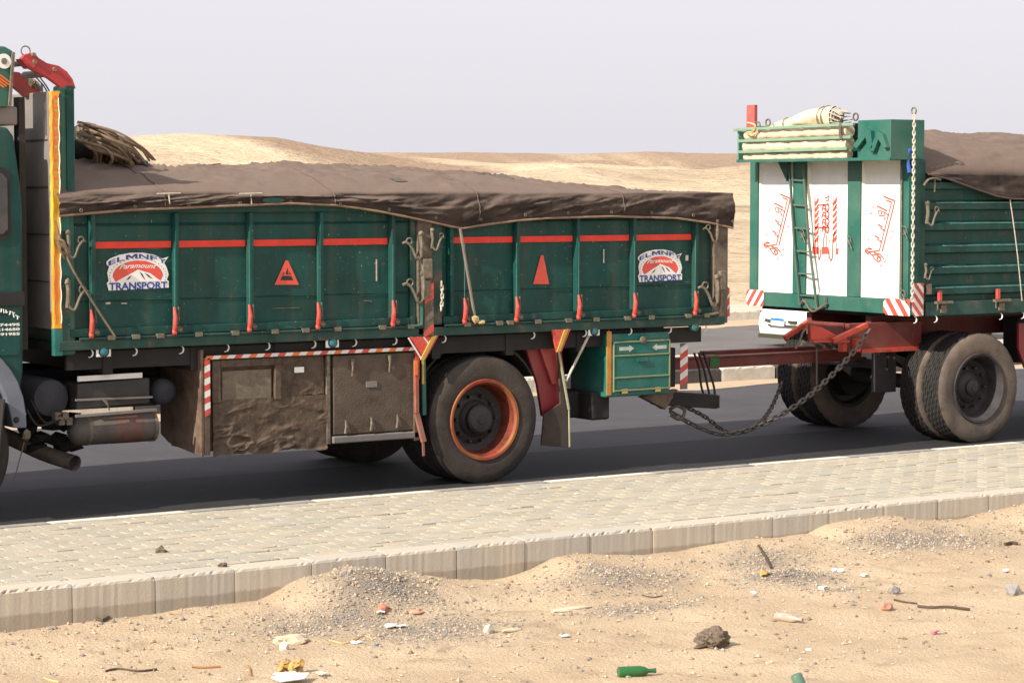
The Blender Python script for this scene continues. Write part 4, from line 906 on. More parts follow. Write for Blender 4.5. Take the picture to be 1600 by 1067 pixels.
ye = np.linspace(16.95, 19.54, 40); ze = np.linspace(0, 1, 8); Yw, Vw = np.meshgrid(ye, ze); top_ = np.interp(Yw, [16.95,18.2,19.54], [2.485,2.49,2.485])
bt_ = 2.17+.03*fbm(Yw*2, Yw*0, 3, 3); Zw = bt_+(top_-bt_)*Vw; Xw = TX1+.004+.014*fbm(Yw*5, Zw*3, 4, 3)+.012*(1-Vw)
go = grid_obj('end_flap', Xw, Yw, Zw, tarpm); go.parent = tp
for p, s_ in ((262,0),(390,0)):   # white lacing at the top edge
    q = onY(p, 307, 16.95); MB().tube([(q.x-.1,16.93,q.z+.02),(q.x+.1,16.93,q.z+.025)], .005, 5).tube([(q.x,16.93,q.z+.02),(q.x+.005,16.925,q.z-.06)], .005, 5).build('lacing', chainw, tp)
q = onY(424, 313, 16.95); MB().lathe([(0,0),(1,0)], (0,0,0), 'y', 18).build('patch', green, tp) if 0 else None
b = MB(); b.add([(q.x+.1*math.cos(t), 16.913, q.z+.022*math.sin(t)) for t in np.linspace(0, 6.28, 14)[:-1]], [tuple(range(13))]); b.build('patch', green, tp, fix=False)
for k in (70, 190, 300, 420):
    MB().tube([Vector(Pm[j,k,:])+Vector((0,-.006 if j < 22 else 0,.004)) for j in range(3, 110)], .005, 5).build('seam', mat('seam_webbing', (.14,.105,.085), .95, spec=.1, var=.2), tp, smooth=60)
for (k, j, wk, wj) in ((130, 60, 26, 10), (350, 45, 18, 12), (250, 30, 10, 6)):
    m_ = [[Vector(Pm[j+b_,k+a_,:])+Vector((0,0,.006)) for a_ in range(wk)] for b_ in range(wj)]
    MB().add([v for r_ in m_ for v in r_], [(b_*wk+a_, b_*wk+a_+1, (b_+1)*wk+a_+1, (b_+1)*wk+a_) for b_ in range(wj-1) for a_ in range(wk-1)]).build('patch', mat('dark_patch_cloth', (.06,.05,.045), .95, var=.3, dust=.3), tp)
for k in range(14, 520, 36):
    p_ = Vector(Pm[4,k,:]); MB().lathe([(.006,-.003),(.013,-.004),(.016,0)], (p_.x, p_.y-.003, p_.z), 'y', 10).build('eyelet', latchm, tp)
# tie ropes
def rope(name, pts, r, m, label, group=None):
    o = MB().tube(smooth_path(pts, 8), r, 6).build(name, m, None, smooth=60); return tag(o, label, 'rope', group)
rope('tie_rope', [onY(719,357,16.93), onY(726,400,16.93), onY(736,460,16.93), onY(742,497,16.93)], .014, ropem and mat('grey_strap', (.2,.155,.12), .9, var=.2), 'brown strap hanging from the lowest point of the truck tarpaulin hem')
tag(MB().blob(onY(742,498,16.92), (.04,.02,.035), jit=.3, seed=2).blob(onY(752,503,16.92), (.035,.02,.02), jit=.3, seed=5).build('rope_knot', ropem), 'tan knot of rope tied on the sill below the middle strap', 'knot')
rope('tie_rope', [onY(86,345,16.94), onY(97,380,16.93), onY(112,418,16.92), onY(145,472,16.92), onY(180,526,16.93)], .009, roped, 'thin brown rope slanting down across the front end of the truck side')
b = MB(); R = random.Random(12)
for k in range(7): b.tube(smooth_path([onY(88+R.uniform(-2,8), 372+R.uniform(-4,4), 16.93), onY(98+R.uniform(-6,8), 385+R.uniform(-8,8), 16.915), onY(106+R.uniform(-6,6), 400+R.uniform(-6,6), 16.93)], 4), .008, 5)
tag(b.build('rope_tangle', roped), 'tangle of brown rope round the front post of the truck side', 'rope')
# bundle of coiled rope hung behind the headboard
b = MB(); R = random.Random(21)
for k in range(58):
    Yk = 17.75+R.uniform(-.25, .55); t = R.random(); sx, sy = 119+R.uniform(0, 8), 190+t*32
    ex_, ey = 205+R.uniform(0, 42)-t*42, 250+R.uniform(-2, 9)
    mx_, my = 165+R.uniform(-10, 14)-t*15, 198+t*26+R.uniform(0, 14)
    if R.random() < .18: ex_, ey = 130+R.uniform(0, 30), 252+R.uniform(0, 8); mx_, my = 132+R.uniform(0, 14), 222
    b.tube(smooth_path([onY(sx, sy, Yk+.1), onY(mx_, my, Yk-.05), onY((mx_+ex_)/2+8, (my+ey)/2+R.uniform(-3, 3), Yk-.08), onY(ex_, ey, Yk)], 6), R.uniform(.009, .014), 6, R.randrange(3) and 0 or 1)
rbn = b.build('rope_bundle', [ropem, roped], None, smooth=60); tag(rbn, 'thick bundle of tan ropes draped from the headboard onto the tarpaulin', 'rope')
b = MB(); 
for p, c, s_ in ((128,225,.16),(140,238,.16),(158,245,.15),(180,250,.12),(135,205,.1),(205,255,.09)): b.blob(onY(p, c+6, 18.05), (s_*.95, .3, s_), n=2, jit=.06, seed=p)
tag(b.build('sacking', mat('dark_sacking', (.03,.026,.024), .95, var=.3), None, smooth=60), 'dark sacking heaped under the rope bundle behind the headboard', 'sacking')
#PART3
# ============================================================ DRAWBAR TRAILER
FX = 16.03; PXW = FX+.05
def FY(px, py=400, X=FX): return onX(px, py, X).y
def FZ(py, px=1300, X=FX): return onX(px, py, X).z
YF = FY(1171)   # far corner
tr_ = empty('drawbar_trailer', (18.5, 18.2, 0), 'green ribbed high-sided trailer with white lettered front panels and striped corner boards', 'trailer')
# front wall frame
zr = FZ(459, 1240)
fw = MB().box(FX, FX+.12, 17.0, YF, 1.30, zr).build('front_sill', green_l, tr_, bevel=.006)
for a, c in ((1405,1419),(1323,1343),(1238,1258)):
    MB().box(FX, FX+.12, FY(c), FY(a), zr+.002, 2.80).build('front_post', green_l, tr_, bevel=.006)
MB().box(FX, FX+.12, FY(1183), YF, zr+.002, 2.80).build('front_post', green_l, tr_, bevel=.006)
panels = []
for a, c in ((1343,1405),(1258,1323),(1183,1238)):
    y0, y1 = FY(c)+.003, FY(a)-.003; s = .03
    b = MB(); zt_ = 2.80; zb_ = zr+.004
    b.add([(PXW,y0+s,zb_+.02),(PXW,y1-s,zb_+.02),(PXW,y1-s,zt_-.12),(PXW,y0+s,zt_-.12)], [(0,1,2,3)])
    b.add([(FX+.02,y0,zb_),(FX+.02,y1,zb_),(FX+.02,y1,zt_),(FX+.02,y0,zt_),(PXW,y0+s,zb_+.02),(PXW,y1-s,zb_+.02),(PXW,y1-s,zt_-.12),(PXW,y0+s,zt_-.12)],
          [(0,1,5,4),(1,2,6,5),(2,3,7,6),(3,0,4,7)], 1)
    b.box(PXW+.01, PXW+.03, y0, y1, zb_, zt_, 0)
    panels.append(b.build('white_panel', [whitep, creamp], tr_, fix=False))
for p in panels: MB().box(PXW-.012, PXW-.002, WL[p].y-.24, WL[p].y+.24, 2.655, 2.668).build('panel_crease', whitep, p)
# side walls: pressed horizontal ribs
def corr(x0, x1, yo, sgn, name):
    prof = [(yo+.03*sgn, 1.43)]; z = FZ2 = QZ(447,1500)
    zs = [QZ(y, 1500) for y in (447,415,382,347,315)]+[2.60]
    pr = []
    for zt_ in zs:
        zb_ = zt_-.085; pr += [(0.05, zb_-.006), (0.0, zb_+.008), (0.0, zt_-.014), (.05, zt_+.014)]
    pts = [(yo+sgn*.05, 1.30)]+[(yo+sgn*d, z) for d, z in pr]+[(yo+sgn*.05, 2.66), (yo+sgn*.08, 2.66), (yo+sgn*.08, 1.30)]
    return MB().prism(pts, 'x', x0, x1).build(name, green, tr_, bevel=.004)
SX0 = QX(1444)
sd = corr(SX0, 22.6, 17.0, 1, 'side_wall'); corr(SX0, 22.6, YF, -1, 'side_wall')
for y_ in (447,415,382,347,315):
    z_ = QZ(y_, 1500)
    for a_, c_ in ((SX0+.15+.1*(y_ % 3), 17.6+.3*(y_ % 2)), (17.95+.3*(y_ % 2), 21.5)): MB().box(a_, c_, 16.9975, 17.012, z_-.016, z_-.006).build('rib_highlight', mat('rib_highlight_paint', (.1,.23,.2), .6, var=.5, vs=12, scr=.6), sd)  # pale strips paint sunlit highlights along the rib tops
MB().box(SX0+.01, 22.6, 16.985, 17.035, 1.285, 1.42).build('side_rail', green_d, sd, bevel=.006)
MB().box(22.6, 22.65, 17.0, YF, 1.3, 2.66).build('rear_wall', green, tr_)
MB().box(FX+.13, 22.6, 17.06, YF-.06, 1.26, 1.33).build('trailer_floor', dark, tr_)
cpn = MB().box(FX+.01, QX(1443), 16.985, 17.08, 1.30, 2.80).build('corner_post', green, tr_, bevel=.008)
MB().box(FX+.12, QX(1443)-.004, 17.09, YF-.08, 2.3, 3.18).build('head_wall', green, tr_)
MB().box(FX+.005, QX(1443), YF-.075, YF-.01, 1.30, 3.18).build('corner_post', green, tr_)
# overhanging box and rack
BX = 15.75; BYn = FY(1340, 220, BX); BYf = FY(1152, 230, BX)
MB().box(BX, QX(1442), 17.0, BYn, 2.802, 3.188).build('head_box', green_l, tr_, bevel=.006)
MB().box(BX-.012, BX-.001, 17.0, BYf, 2.795, 2.825).build('box_lip', green_l, tr_, bevel=.003)
MB().box(BX, FX+.1, BYn+.003, BYf, 2.803, 2.822).build('rack_floor', green_l, tr_)
MB().prism([(BX,2.825),(FX+.05,2.825),(FX+.05,3.12),(BX,3.12)], 'y', BYf-.02, BYf).build('rack_end', mat('pale_green', (.1,.26,.19), .6), tr_, bevel=.004)
for (xa,ya,xb,yb) in ((1150,203,1337,194),(1156,221,1333,214),(1156,238,1327,232)):
    a = onX(xa, ya, BX); c = onX(xb, yb, BX); MB().bar((BX-.02,a.y,a.z),(BX-.02,c.y,c.z-.003),.035,.03).build('rack_slat', mat('pale_green_slat', (.16,.3,.2), .6, dust=.3), tr_, bevel=.004)
MB().prism([(FY(1220),2.80),(FY(1236),2.80),(FY(1234),2.60)], 'x', FX-.05, FX-.01).build('gusset', green, tr_)
# raised emblem like a pair of chevrons
def strokeX(b, pts, X, wd, th, mi=0, sx=1, ox=0, sy=1, oy=0):
    for (a, c), (d, e) in zip(pts[:-1], pts[1:]):
        A = onX(a*sx+ox, c*sy+oy, X); Bq = onX(d*sx+ox, e*sy+oy, X); b.bar((X,A.y,A.z),(X,Bq.y,Bq.z), th, wd, mi, up=(1,0,0)) if False else b.bar((X,A.y,A.z),(X,Bq.y,Bq.z), wd, th, mi, up=(1,0,0))
for pg in (((1338,228),(1358,202),(1366,205),(1369,232),(1362,233),(1358,215),(1344,233)),((1364,236),(1376,205),(1384,210),(1391,231),(1386,231),(1378,218),(1371,237))):
    MB().prism([(onX(a, c, BX).y, onX(a, c, BX).z) for a, c in pg], 'x', BX-.05, BX-.001).build('raised_emblem', green_l, tr_, bevel=.003)
# calligraphy on the panels
def cal(panel, sx=1, ox=0, sy=1, oy=0):
    b = MB(); X = PXW-.003
    def st(pts, wd=.008): strokeX(b, [((1170+.15625*(1165+sx*(x-150) if sx != 1 else x)), (280+.15625*(710+sy*(y-650) if sx != 1 else y))) for x, y in pts], X, wd*1.5, .003)
    st([(315,150),(355,170),(412,190),(405,240),(300,665)], .011); st([(335,185),(385,205),(375,250),(275,655),(195,665),(150,655)], .009)
    st([(255,240),(300,262),(345,288)], .011); st([(270,278),(325,300),(320,330),(278,332),(265,305),(270,278)], .007); st([(325,300),(355,325),(350,345)]); st([(320,345),(330,350),(320,372)]); st([(290,300),(300,310),(290,318)])
    for (x, y) in ((262,410),(235,515)): st([(x,y),(x+42,y+27)], .011); st([(x+18,y+34),(x+55,y+52),(x+50,y+66)])
    st([(145,655),(160,640),(205,640)], .009); st([(175,625),(212,643)], .007); st([(148,660),(170,685),(190,668)], .01); st([(190,675),(215,700),(240,740),(265,757),(288,745),(282,718),(262,712),(252,728),(268,738)], .009); st([(225,675),(280,688),(305,715),(318,735)], .01); st([(215,692),(262,698),(290,720)], .007)
    for x, y in ((215,240),(200,300),(390,465),(375,520),(175,545),(340,695),(325,745),(285,785)): st([(x-8,y+14),(x+6,y+10),(x+10,y-4)], .005)
    return b.build('arabic_lettering', redpr, panel, fix=False)
cal(panels[2]); cal(panels[0], 1.115, 0, 1.076, 0)
b = MB(); X = PXW-.003
def st(pts, wd=.008): strokeX(b, [(1170+.15625*x, 280+.15625*y) for x, y in pts], X, wd*1.4, .003)
for x0, x1 in ((660,698),(838,880)):
    for k in range(7):
        y = 200+k*62; st([(x0,y+55),(x0+(x1-x0)*.5,y+25),(x1,y-10)], .013); st([(x0+8,y+62),(x1,y+18)], .006)
st([(663,180),(662,600)], .005); st([(875,170),(868,300)], .005); st([(848,165),(848,290)], .004)
st([(668,600),(668,690)]); st([(690,590),(692,760),(703,808),(716,770),(716,700)], .01); st([(745,690),(748,600),(765,520)], .009); st([(772,690),(775,560)], .009)
st([(800,700),(803,780),(822,818),(836,785),(842,600),(862,520)], .011); st([(870,600),(880,690)], .006)
for k in range(4):
    y = 260+k*70; st([(730,y+60),(745,y),(770,y+10),(760,y+50),(790,y+70),(803,y+20),(785,y-10)], .012); st([(740,y+30),(795,y+45)], .007)
st([(755,180),(775,190),(800,165),(800,210),(770,215)], .008); st([(700,262),(745,255),(800,250)], .01)
st([(660,485),(800,485)], .012); st([(635,715),(700,712)], .05); st([(728,715),(795,712)], .05); st([(870,720),(895,725)], .045); st([(640,690),(655,640)], .012)
st([(720,610),(722,625)], .005); st([(805,605),(808,635)], .006); st([(885,785),(885,800)], .006)
b.build('arabic_lettering', redpr, panels[1], fix=False)
for a in (656, 796):
    b = MB(); strokeX(b, [(1170+.15625*a, 300), (1170+.15625*(a+2), 458)], PXW-.002, .003, .002); b.build('panel_seam', greyp, panels[1])
# ladder
lad = MB(); LX = FX-.03
def LP(px, py, X=LX): return onX(px, py, X)
lad.bar(LP(1233,256), LP(1241,380), .02, .022).bar(LP(1241,380), LP(1250,478), .02, .022).bar(LP(1255,256), LP(1263,370), .02, .022).bar(LP(1263,370), LP(1277,484), .02, .022)
ld = lad.build('ladder', mat('dark_green_bar', (.04,.1,.075), .6, dust=.3), tr_)
for i, y in enumerate((282,321,357,393,428,462)):
    t = (y-256)/225; MB().bar(LP(1235+t*17, y-1), LP(1256+t*20, y+1), .016, .016).build('rung', MAT['dark_green_bar'], ld)
b = MB().tube(smooth_path([LP(1250,478), LP(1256,470), LP(1268,486), LP(1280,482), LP(1292,474)], 4), .012, 6).tube([LP(1290,462), LP(1290,480)], .008, 5); b.build('step_hook', rusty, tr_)
for px_, py_ in ((1252,365),(1325,375),(1412,360),(1410,460)):
    b = MB().tube(arc(LP(px_, py_), .04, 60, 300, 8, 'yz'), .005, 5).tube([LP(px_,py_), LP(px_+6,py_+14)], .006, 5); b.build('tie_hook', latchm, tr_)
MB().tube([onX(1409,262,FX-.02), onX(1408,468,FX-.02)], .008, 6).build('lock_rod', latchm, tr_)
# hazard boards
def haz(name, pts, fn, cols):
    b = MB(); b.add([fn(*p) for p in pts], [tuple(range(len(pts)))], 0); return b
b = MB(); Xh = FX-.006
A = onX(1379,492,Xh); 
def hz_board(P0, ex, ez, w_, h_, n, slope, chamf, off, name, par):
    # parallelogram stripes clipped to a rectangle
    b = MB(); base = Vector(P0); ex = Vector(ex); ez = Vector(ez); nrm = Vector(off)
    pl = [(chamf,0),(w_-.01,0),(w_,.01),(w_,h_),(chamf,h_),(0,h_-chamf),(0,chamf)]
    b.add([base+ex*u+ez*v for u, v in pl], [tuple(range(len(pl)))], 1)
    def clip(poly, f):
        out = []
        for i in range(len(poly)):
            p, q = poly[i], poly[(i+1) % len(poly)]; a, c = f(p), f(q)
            if a >= 0: out.append(p)
            if (a >= 0) != (c >= 0): t = a/(a-c); out.append((p[0]+(q[0]-p[0])*t, p[1]+(q[1]-p[1])*t))
        return out
    sw = (w_+abs(slope)*h_)/n; s0 = 0 if slope < 0 else -slope*h_
    for i in range(0, n, 2):
        a = s0+sw*i; poly = list(pl)
        poly = clip(poly, lambda p: p[0]-(a+slope*p[1])); poly = clip(poly, lambda p: (a+sw+slope*p[1])-p[0]) if poly else []
        if len(poly) > 2: b.add([base+ex*u+ez*v+nrm for u, v in poly], [tuple(range(len(poly)))], 0)
    return b.build(name, [redlatch, hookw], par, fix=False)
a = onX(1380,490,Xh); w_ = a.y-17.0; h_ = onX(1380,470,Xh).z-1.29
hz_board((Xh, a.y, 1.29), (0,-1,0), (0,0,1), w_, .165, 7, -.8, .04, (-.002,0,0), 'hazard_board', tr_)
hz_board((FX, 16.98, 1.29), (1,0,0), (0,0,1), QX(1441)-FX, .32, 9, -.9, .03, (0,-.002,0), 'hazard_board', tr_)
a = onX(1166,477,Xh); c = onX(1193,477,Xh); 
hz_board((Xh, a.y, onX(1180,478,Xh).z), (0,-1,0), (0,0,1), a.y-c.y, .17, 7, .8, .03, (-.002,0,0), 'hazard_board', tr_)
# side details: brackets, rusty hasps, hooks
for p in (1465, 1556):
    x = QX(p); k = MB().box(x-.02, x+.02, 16.955, 16.983, 1.43, 1.53).build('stake_bracket', redlatch, tr_, bevel=.003)
    MB().box(x-.06, x+.17, 16.95, 16.983, 1.40, 1.428).tube([(x-.05,16.945,1.41),(x-.05,16.945,1.34)], .008, 5).box(x+.02, x+.1, 16.97, 16.984, 1.31, 1.39).build('bracket_shelf', latchm, tr_, bevel=.004)
hasp(1441, 335, .9, cpn, -1); hasp(1439, 425, .6, cpn, -1)
MB().tube(smooth_path([(QX(1436),16.95,QZ(290,1436)),(QX(1442),16.94,QZ(281,1442)),(QX(1452),16.94,QZ(279,1452)),(QX(1462),16.95,QZ(281,1462))], 4), .012, 6).tube([(QX(1452),16.94,QZ(280,1452)),(QX(1453),16.95,QZ(300,1453))], .008, 5).build('top_hasp', latchm, tr_)
for p in (1429, 1461, 1563, 1597): link(hk, 'rope_hook', (QX(p)-.01, 16.99, 1.255), tr_)
x = QX(1446); MB().box(x-.01, x+.06, 16.975, 16.984, 1.5, 1.6).build('rust_patch', rustbr, sd)
# corner chain, blue strap, eyes
ch_pts = [onX(1420,180,FX-.03), onX(1422,240,FX-.03), onX(1418,262,FX-.03), onX(1420,330,FX-.03), onX(1419,400,FX-.03), onX(1418,470,FX-.03)]
ch_pts = [Vector((FX-.02, 16.955, FZ(y, 1420))) for y in (180,225,262,330,400,470)]
tag(chain_obj(ch_pts, .05, .0075, chainw, 'hanging_chain'), 'pale steel chain hanging down the front corner of the trailer', 'chain')
MB().tube(arc((FX-.02,16.96,FZ(179,1420)+.03), .032, -60, 240, 12, 'yz'), .008, 6).build('eye_bolt', latchm, tr_)
o = MB().tube(smooth_path([Vector((FX-.03,16.99,FZ(233,1420))), Vector((FX-.04,17.02,FZ(245,1420))), Vector((FX-.03,17.0,FZ(270,1420)))], 4), .02, 7).build('strap', bluerope, None, smooth=50); tag(o, 'blue strap knotted round the pale chain on the trailer corner', 'strap')
for p, y in ((1184,196),(1200,192),(1337,183)): MB().tube(arc(onX(p, y, BX+.05), .035, 0, 360, 12, 'yz'), .009, 6).build('eye_bolt', rusty, tr_)
a = onX(1166,210,BX+.08); c = onX(1179,164,BX+.08); MB().box(BX+.08, BX+.12, c.y, a.y, 2.83, c.z).build('red_stake', mat('faded_red_stake', (.42,.05,.05), .7, var=.3, dust=.3), tr_, bevel=.004)
# canvas in the rack
for i, (y, r) in enumerate(((209,.05),(226,.06),(243,.05))):
    a = onX(1168, y+3, BX+.05); c = onX(1328, y-4 if i < 1 else y-1, BX+.05); R = random.Random(i); n = 40
    pts = [a.lerp(c, k/n)+Vector((R.uniform(-.004,.004),0,R.uniform(-.004,.004))) for k in range(n+1)]
    o = MB().tube(pts, [r*(1+.1*math.sin(k*.5+i*2)+.12*math.sin(k*1.3+i)+.12*R.random()) for k in range(n+1)], 10).build('canvas_roll', canvas, None, smooth=60)
    tag(o, ('cream canvas roll in the top gap of the trailer rack', 'cream canvas roll in the middle gap of the trailer rack', 'cream canvas roll in the lowest gap of the trailer rack')[i], 'canvas roll', 'cream canvas rolls in the rack')
ctr = [(1188,203,.02),(1205,200,.03),(1225,195,.045),(1245,190,.065),(1265,186,.085),(1285,184,.098),(1298,183,.104),(1306,183,.1)]
ctr = smooth_path([onX(a, c, BX+.14) for a, c, r in ctr], 4); rr_ = np.interp(np.linspace(0, 1, len(ctr)), np.linspace(0, 1, 8), [.02,.03,.045,.065,.085,.098,.104,.1])
b = MB(); b.tube(ctr, list(rr_), 24, caps=False)
R = random.Random(9); b.v = [(v[0]+.01*math.sin(v[1]*9+v[2]*40), v[1], v[2]+.008*math.sin(v[1]*14+v[0]*50)) for v in b.v]
cr = b.build('canvas_bundle', canvas, None, smooth=60); tag(cr, 'large tapering roll of cream canvas tied on top of the trailer rack', 'canvas roll')
e = ctr[-1]; b = MB(); 
for k in range(3): b.tube(arc(e+Vector((0,-.02-.01*k,0)), .085-.028*k, 20*k, 330+20*k, 16, 'xz'), .011, 6)
for k in range(12): t = k*.53; b.bar(e+Vector((.09*math.cos(t),0,.09*math.sin(t))), e+Vector((.07*math.cos(t+.4),-.12-.03*(k % 3),.06*math.sin(t+.4)-.02)), .045, .006)
b.build('open_end', mat('pale_grey_canvas', (.42,.37,.3), .9, var=.4, vs=20), cr)
for px_ in (1232, 1287, 1294):
    k = min(range(len(ctr)), key=lambda i: abs(pxof(*ctr[i])[0]-px_)); MB().tube(arc(ctr[k], rr_[k]+.009, 0, 350, 18, 'xz'), .007, 5).build('tie_cord', roped, cr)
o = MB().tube(smooth_path([onX(1168,192,BX-.03), onX(1180,196,BX-.04), onX(1176,206,BX-.04), onX(1166,208,BX-.03), onX(1178,212,BX-.03), onX(1186,200,BX-.03)], 4), .01, 5).build('lashing', ropem); tag(o, 'tan lashing rope wound round the red stake on the rack', 'rope')
o = MB().tube(smooth_path([onX(1314,192,BX-.03), onX(1313,205,BX-.04), onX(1315,218,BX-.04)], 4), .018, 6).build('lashing', rusty); tag(o, 'brown cord tying down the open end of the big canvas roll', 'rope')
# dolly, drawbar, running gear
MB().box(FX+.15, 22.4, 17.72, 17.8, 1.03, 1.255).box(FX+.15, 22.4, 18.62, 18.7, 1.03, 1.255).build('trailer_rail', chas, tr_)
a = onY(1326,530,17.5); c = onY(1440,545,17.5); dp = MB().box(a.x, c.x, 17.5, 17.56, c.z-.0, 1.205).build('turntable_plate', chas, tr_, bevel=.006)
MB().box(a.x+.15, c.x, 17.47, 17.499, c.z-.012, c.z+.03).build('plate_flange', chasb, tr_)
cx_ = QX(1326,17.5); MB().box(cx_, cx_+.05, 17.565, onX(1262,520,cx_).y, 1.0, 1.205).build('turntable_cross', chas, tr_)
q = [onY(*p, 17.42) for p in ((1266,508),(1284,511),(1300,520),(1322,532),(1268,531))]; MB().prism([(p.x,p.z) for p in q], 'y', 17.42, 17.44).build('gusset', chasb, tr_, bevel=.003)
MB().bar(onY(1268,533,17.41), onY(1324,533,17.41), .06, .02).build('gusset_flange', chasb, tr_)
for p0, p1, Yb in (((1226,528),(1263,503),18.2),((1300,533),(1354,508),17.38)): MB().bar(onY(*p0,Yb), onY(*p1,Yb), .05, .05).build('strut', chasb, tr_, bevel=.006)
for px_ in (1318, 1340): q = onY(px_, 540, 17.45); MB().box(q.x-.03,q.x+.03,17.43,17.5,q.z-.06,q.z+.07).build('lug', chasb, tr_, bevel=.004)
b = MB(); R = random.Random(8)
for k in range(10): q = onY(1278+k*5, 538+4*math.sin(k*2), 17.9); b.blob(q, (.045,.06,.025), n=1, jit=.4, seed=k+90)
b.build('coupling_parts', rusty, tr_)
MB().tube(smooth_path([onY(1262,510,17.45), onY(1254,520,17.45), onY(1250,532,17.45), onY(1243,545,17.45)], 4), .01, 7).build('spring_hook', latchm, tr_)
dbY = 18.0; a = onY(1046,543,dbY); c = onY(1366,553,dbY)
db = MB().box(a.x, c.x+.05, dbY, dbY+.1, c.z-.055, c.z+.06).box(a.x, c.x+.05, dbY-.02, dbY-.001, c.z+.045, c.z+.06).box(a.x, c.x+.05, dbY-.02, dbY-.001, c.z-.055, c.z-.04).build('drawbar', chas, tr_, bevel=.004)
MB().box(a.x+.8, c.x+.1, 18.45, 18.55, c.z-.04, c.z+.07).build('drawbar', chas, tr_, bevel=.004)
q = onY(1115,548,dbY); MB().box(q.x-.05,q.x+.06,dbY-.012,dbY+.11,c.z-.06,c.z+.065).build('green_band', mat('green_band', (.01,.14,.03), .6), db)
DX = 16.97
for x in (DX, 20.9):
    for y in (17.0, 17.31): wheel(x, y, False, tr_, ty2, rm2 if y < 17.2 else rmf, hm2)
    for y in (YF+.02, YF-.29): wheel(x, y, True, tr_, ty2, rm2 if y > 19.3 else rmf, hm2)
    MB().tube([(x,17.4,TR),(x,17.62,TR),(x,17.63,TR),(x,YF-.63,TR),(x,YF-.62,TR),(x,YF-.4,TR)], [.21,.21,.075,.075,.21,.21], 20).build('axle', dark, tr_, smooth=50)
    for y in (17.78, 18.64): MB().bar((x-.55,y,.84),(x,y,.68),.08,.1).bar((x,y,.68),(x+.55,y,.84),.08,.1).box(x-.62,x-.5,y-.03,y+.03,.8,1.03).box(x+.5,x+.62,y-.03,y+.03,.8,1.03).build('leaf_spring', dark, tr_)
a = onY(1366,548,17.62); c = onY(1400,612,17.62); MB().box(a.x, c.x, 17.62, 17.66, c.z, 1.02).build('hanger_plate', black, tr_, bevel=.005)
for p, Yb, y0, y1 in ((1276,17.95,538,600),(1366,17.58,545,612)): MB().tube([onY(p,y0,Yb), onY(p,y1,Yb)], .009, 6).build('guide_rod', greyp, tr_)
for p, y in ((1372,553),(1387,558),(1396,559),(1385,577)): q = onY(p, y, 17.6); MB().lathe([(0,-.01),(.014,-.01),(.016,.02)], q, 'y', 8).build('bolt', latchm, tr_)
q = [onY(*p, 17.12) for p in ((1592,505),(1640,505),(1640,590),(1602,575),(1592,545))]; MB().prism([(p.x,p.z) for p in q], 'y', 17.12, 17.15).build('mudguard', maroon, tr_)
MB().lathe([(.2,.93),(.58,.93),(.58,1.0),(.2,1.0)], (DX, 18.22, 0), 'z', 32, close=True).box(16.35, 17.7, 17.85, 17.93, .76, .925).box(16.35, 17.7, 18.55, 18.63, .76, .925).box(16.3, 16.36, 17.6, 18.9, .72, .92).build('turntable_shade_ring', dark, tr_)  # ring and frame beams added to cast shade on the far wheels
MB().box(17.8, 20.2, 17.3, 17.5, .75, 1.2).build('side_tank', dark, tr_)
# chains and hoses between the vehicles
tag(chain_obj([onY(1358,516,17.35), onY(1335,548,17.3), onY(1300,586,17.25), onY(1262,620,17.2), onY(1225,645,17.2), onY(1180,667,17.2), onY(1130,678,17.2), onY(1085,664,17.25), onY(1042,640,17.3)], .085, .0095, chain, 'safety_chain'), 'rusty safety chain sagging from the trailer turntable to the truck beam', 'chain')
tag(chain_obj([onY(1221,598,18.4), onY(1212,622,18.2), onY(1200,645,18.0), onY(1178,668,17.6), onY(1140,676,17.5), onY(1100,650,17.45), onY(1068,634,17.4)], .075, .008, chain, 'safety_chain'), 'second chain hanging beside the far trailer wheel behind the longer chain', 'chain')
tag(MB().tube(smooth_path([onY(1046,640,17.3), onY(1058,634,17.25), onY(1070,642,17.25), onY(1062,655,17.25), onY(1048,648,17.3)], 5), .016, 7).build('shackle', rusty, None, smooth=50), 'bent rusty shackle joining the chain to the truck bracket', 'shackle')
# trailer load cover
hemp = [(1441,272),(1452,275),(1470,279),(1490,286),(1520,297),(1550,307),(1575,311),(1600,311),(1660,306),(1740,300)]
hx = [QX(a) for a, _ in hemp]+[22.7]; hz = [QZ(c, a) for a, c in hemp]+[2.45]
xs2 = np.linspace(QX(1443)+.0, 22.68, 240); W2 = YF-17.0; Pm = np.zeros((len(vv), 240, 3))
ed = np.interp(xs2, [16.2,16.35,16.6,17,18], [2.67,2.67,2.665,2.66,2.65])
rz = np.interp(xs2, [16.18,16.5,17.2,18.5,22], [3.02,3.07,3.09,3.08,3.0])
for j, v in enumerate(vv):
    he = np.interp(xs2, hx, hz)
    if v <= 1:
        z = he+(ed-he)*v; y = 16.975-.02*fbm(xs2*3.2, xs2*.3+v*1.6, 12, 4)*(.3+np.sin(v*math.pi))-.02*np.clip((xs2-16.4)*2, 0, 1)*(1-v*.5); y = np.minimum(y, 16.98)
    elif v <= 2:
        t = v-1; y = 16.98+(W2+.04)*t+0*xs2; dome = np.sin(math.pi*t)**.62; z = ed+(rz-ed)*dome+dome*(.05*fbm(xs2*2+t*3, xs2*0+t*8, 17, 4)+.03*np.clip(1-np.abs(fbm(xs2*1.5+t*9, t*5-xs2*1.1, 39, 3))*6, 0, 1))
    else: y = YF+.03+0*xs2; z = ed-.3*(v-2)
    Pm[j,:,0] = xs2; Pm[j,:,1] = y; Pm[j,:,2] = z
tp2 = grid_obj('load_cover', Pm[:,:,0], Pm[:,:,1], Pm[:,:,2], tarpm, label='brown tarpaulin heaped over the load of the ribbed trailer', cat='tarpaulin')
Yw, Tw = np.meshgrid(np.linspace(17.0, YF, 20), np.linspace(0, 1, 4)); tt = (Yw-17.0)/W2
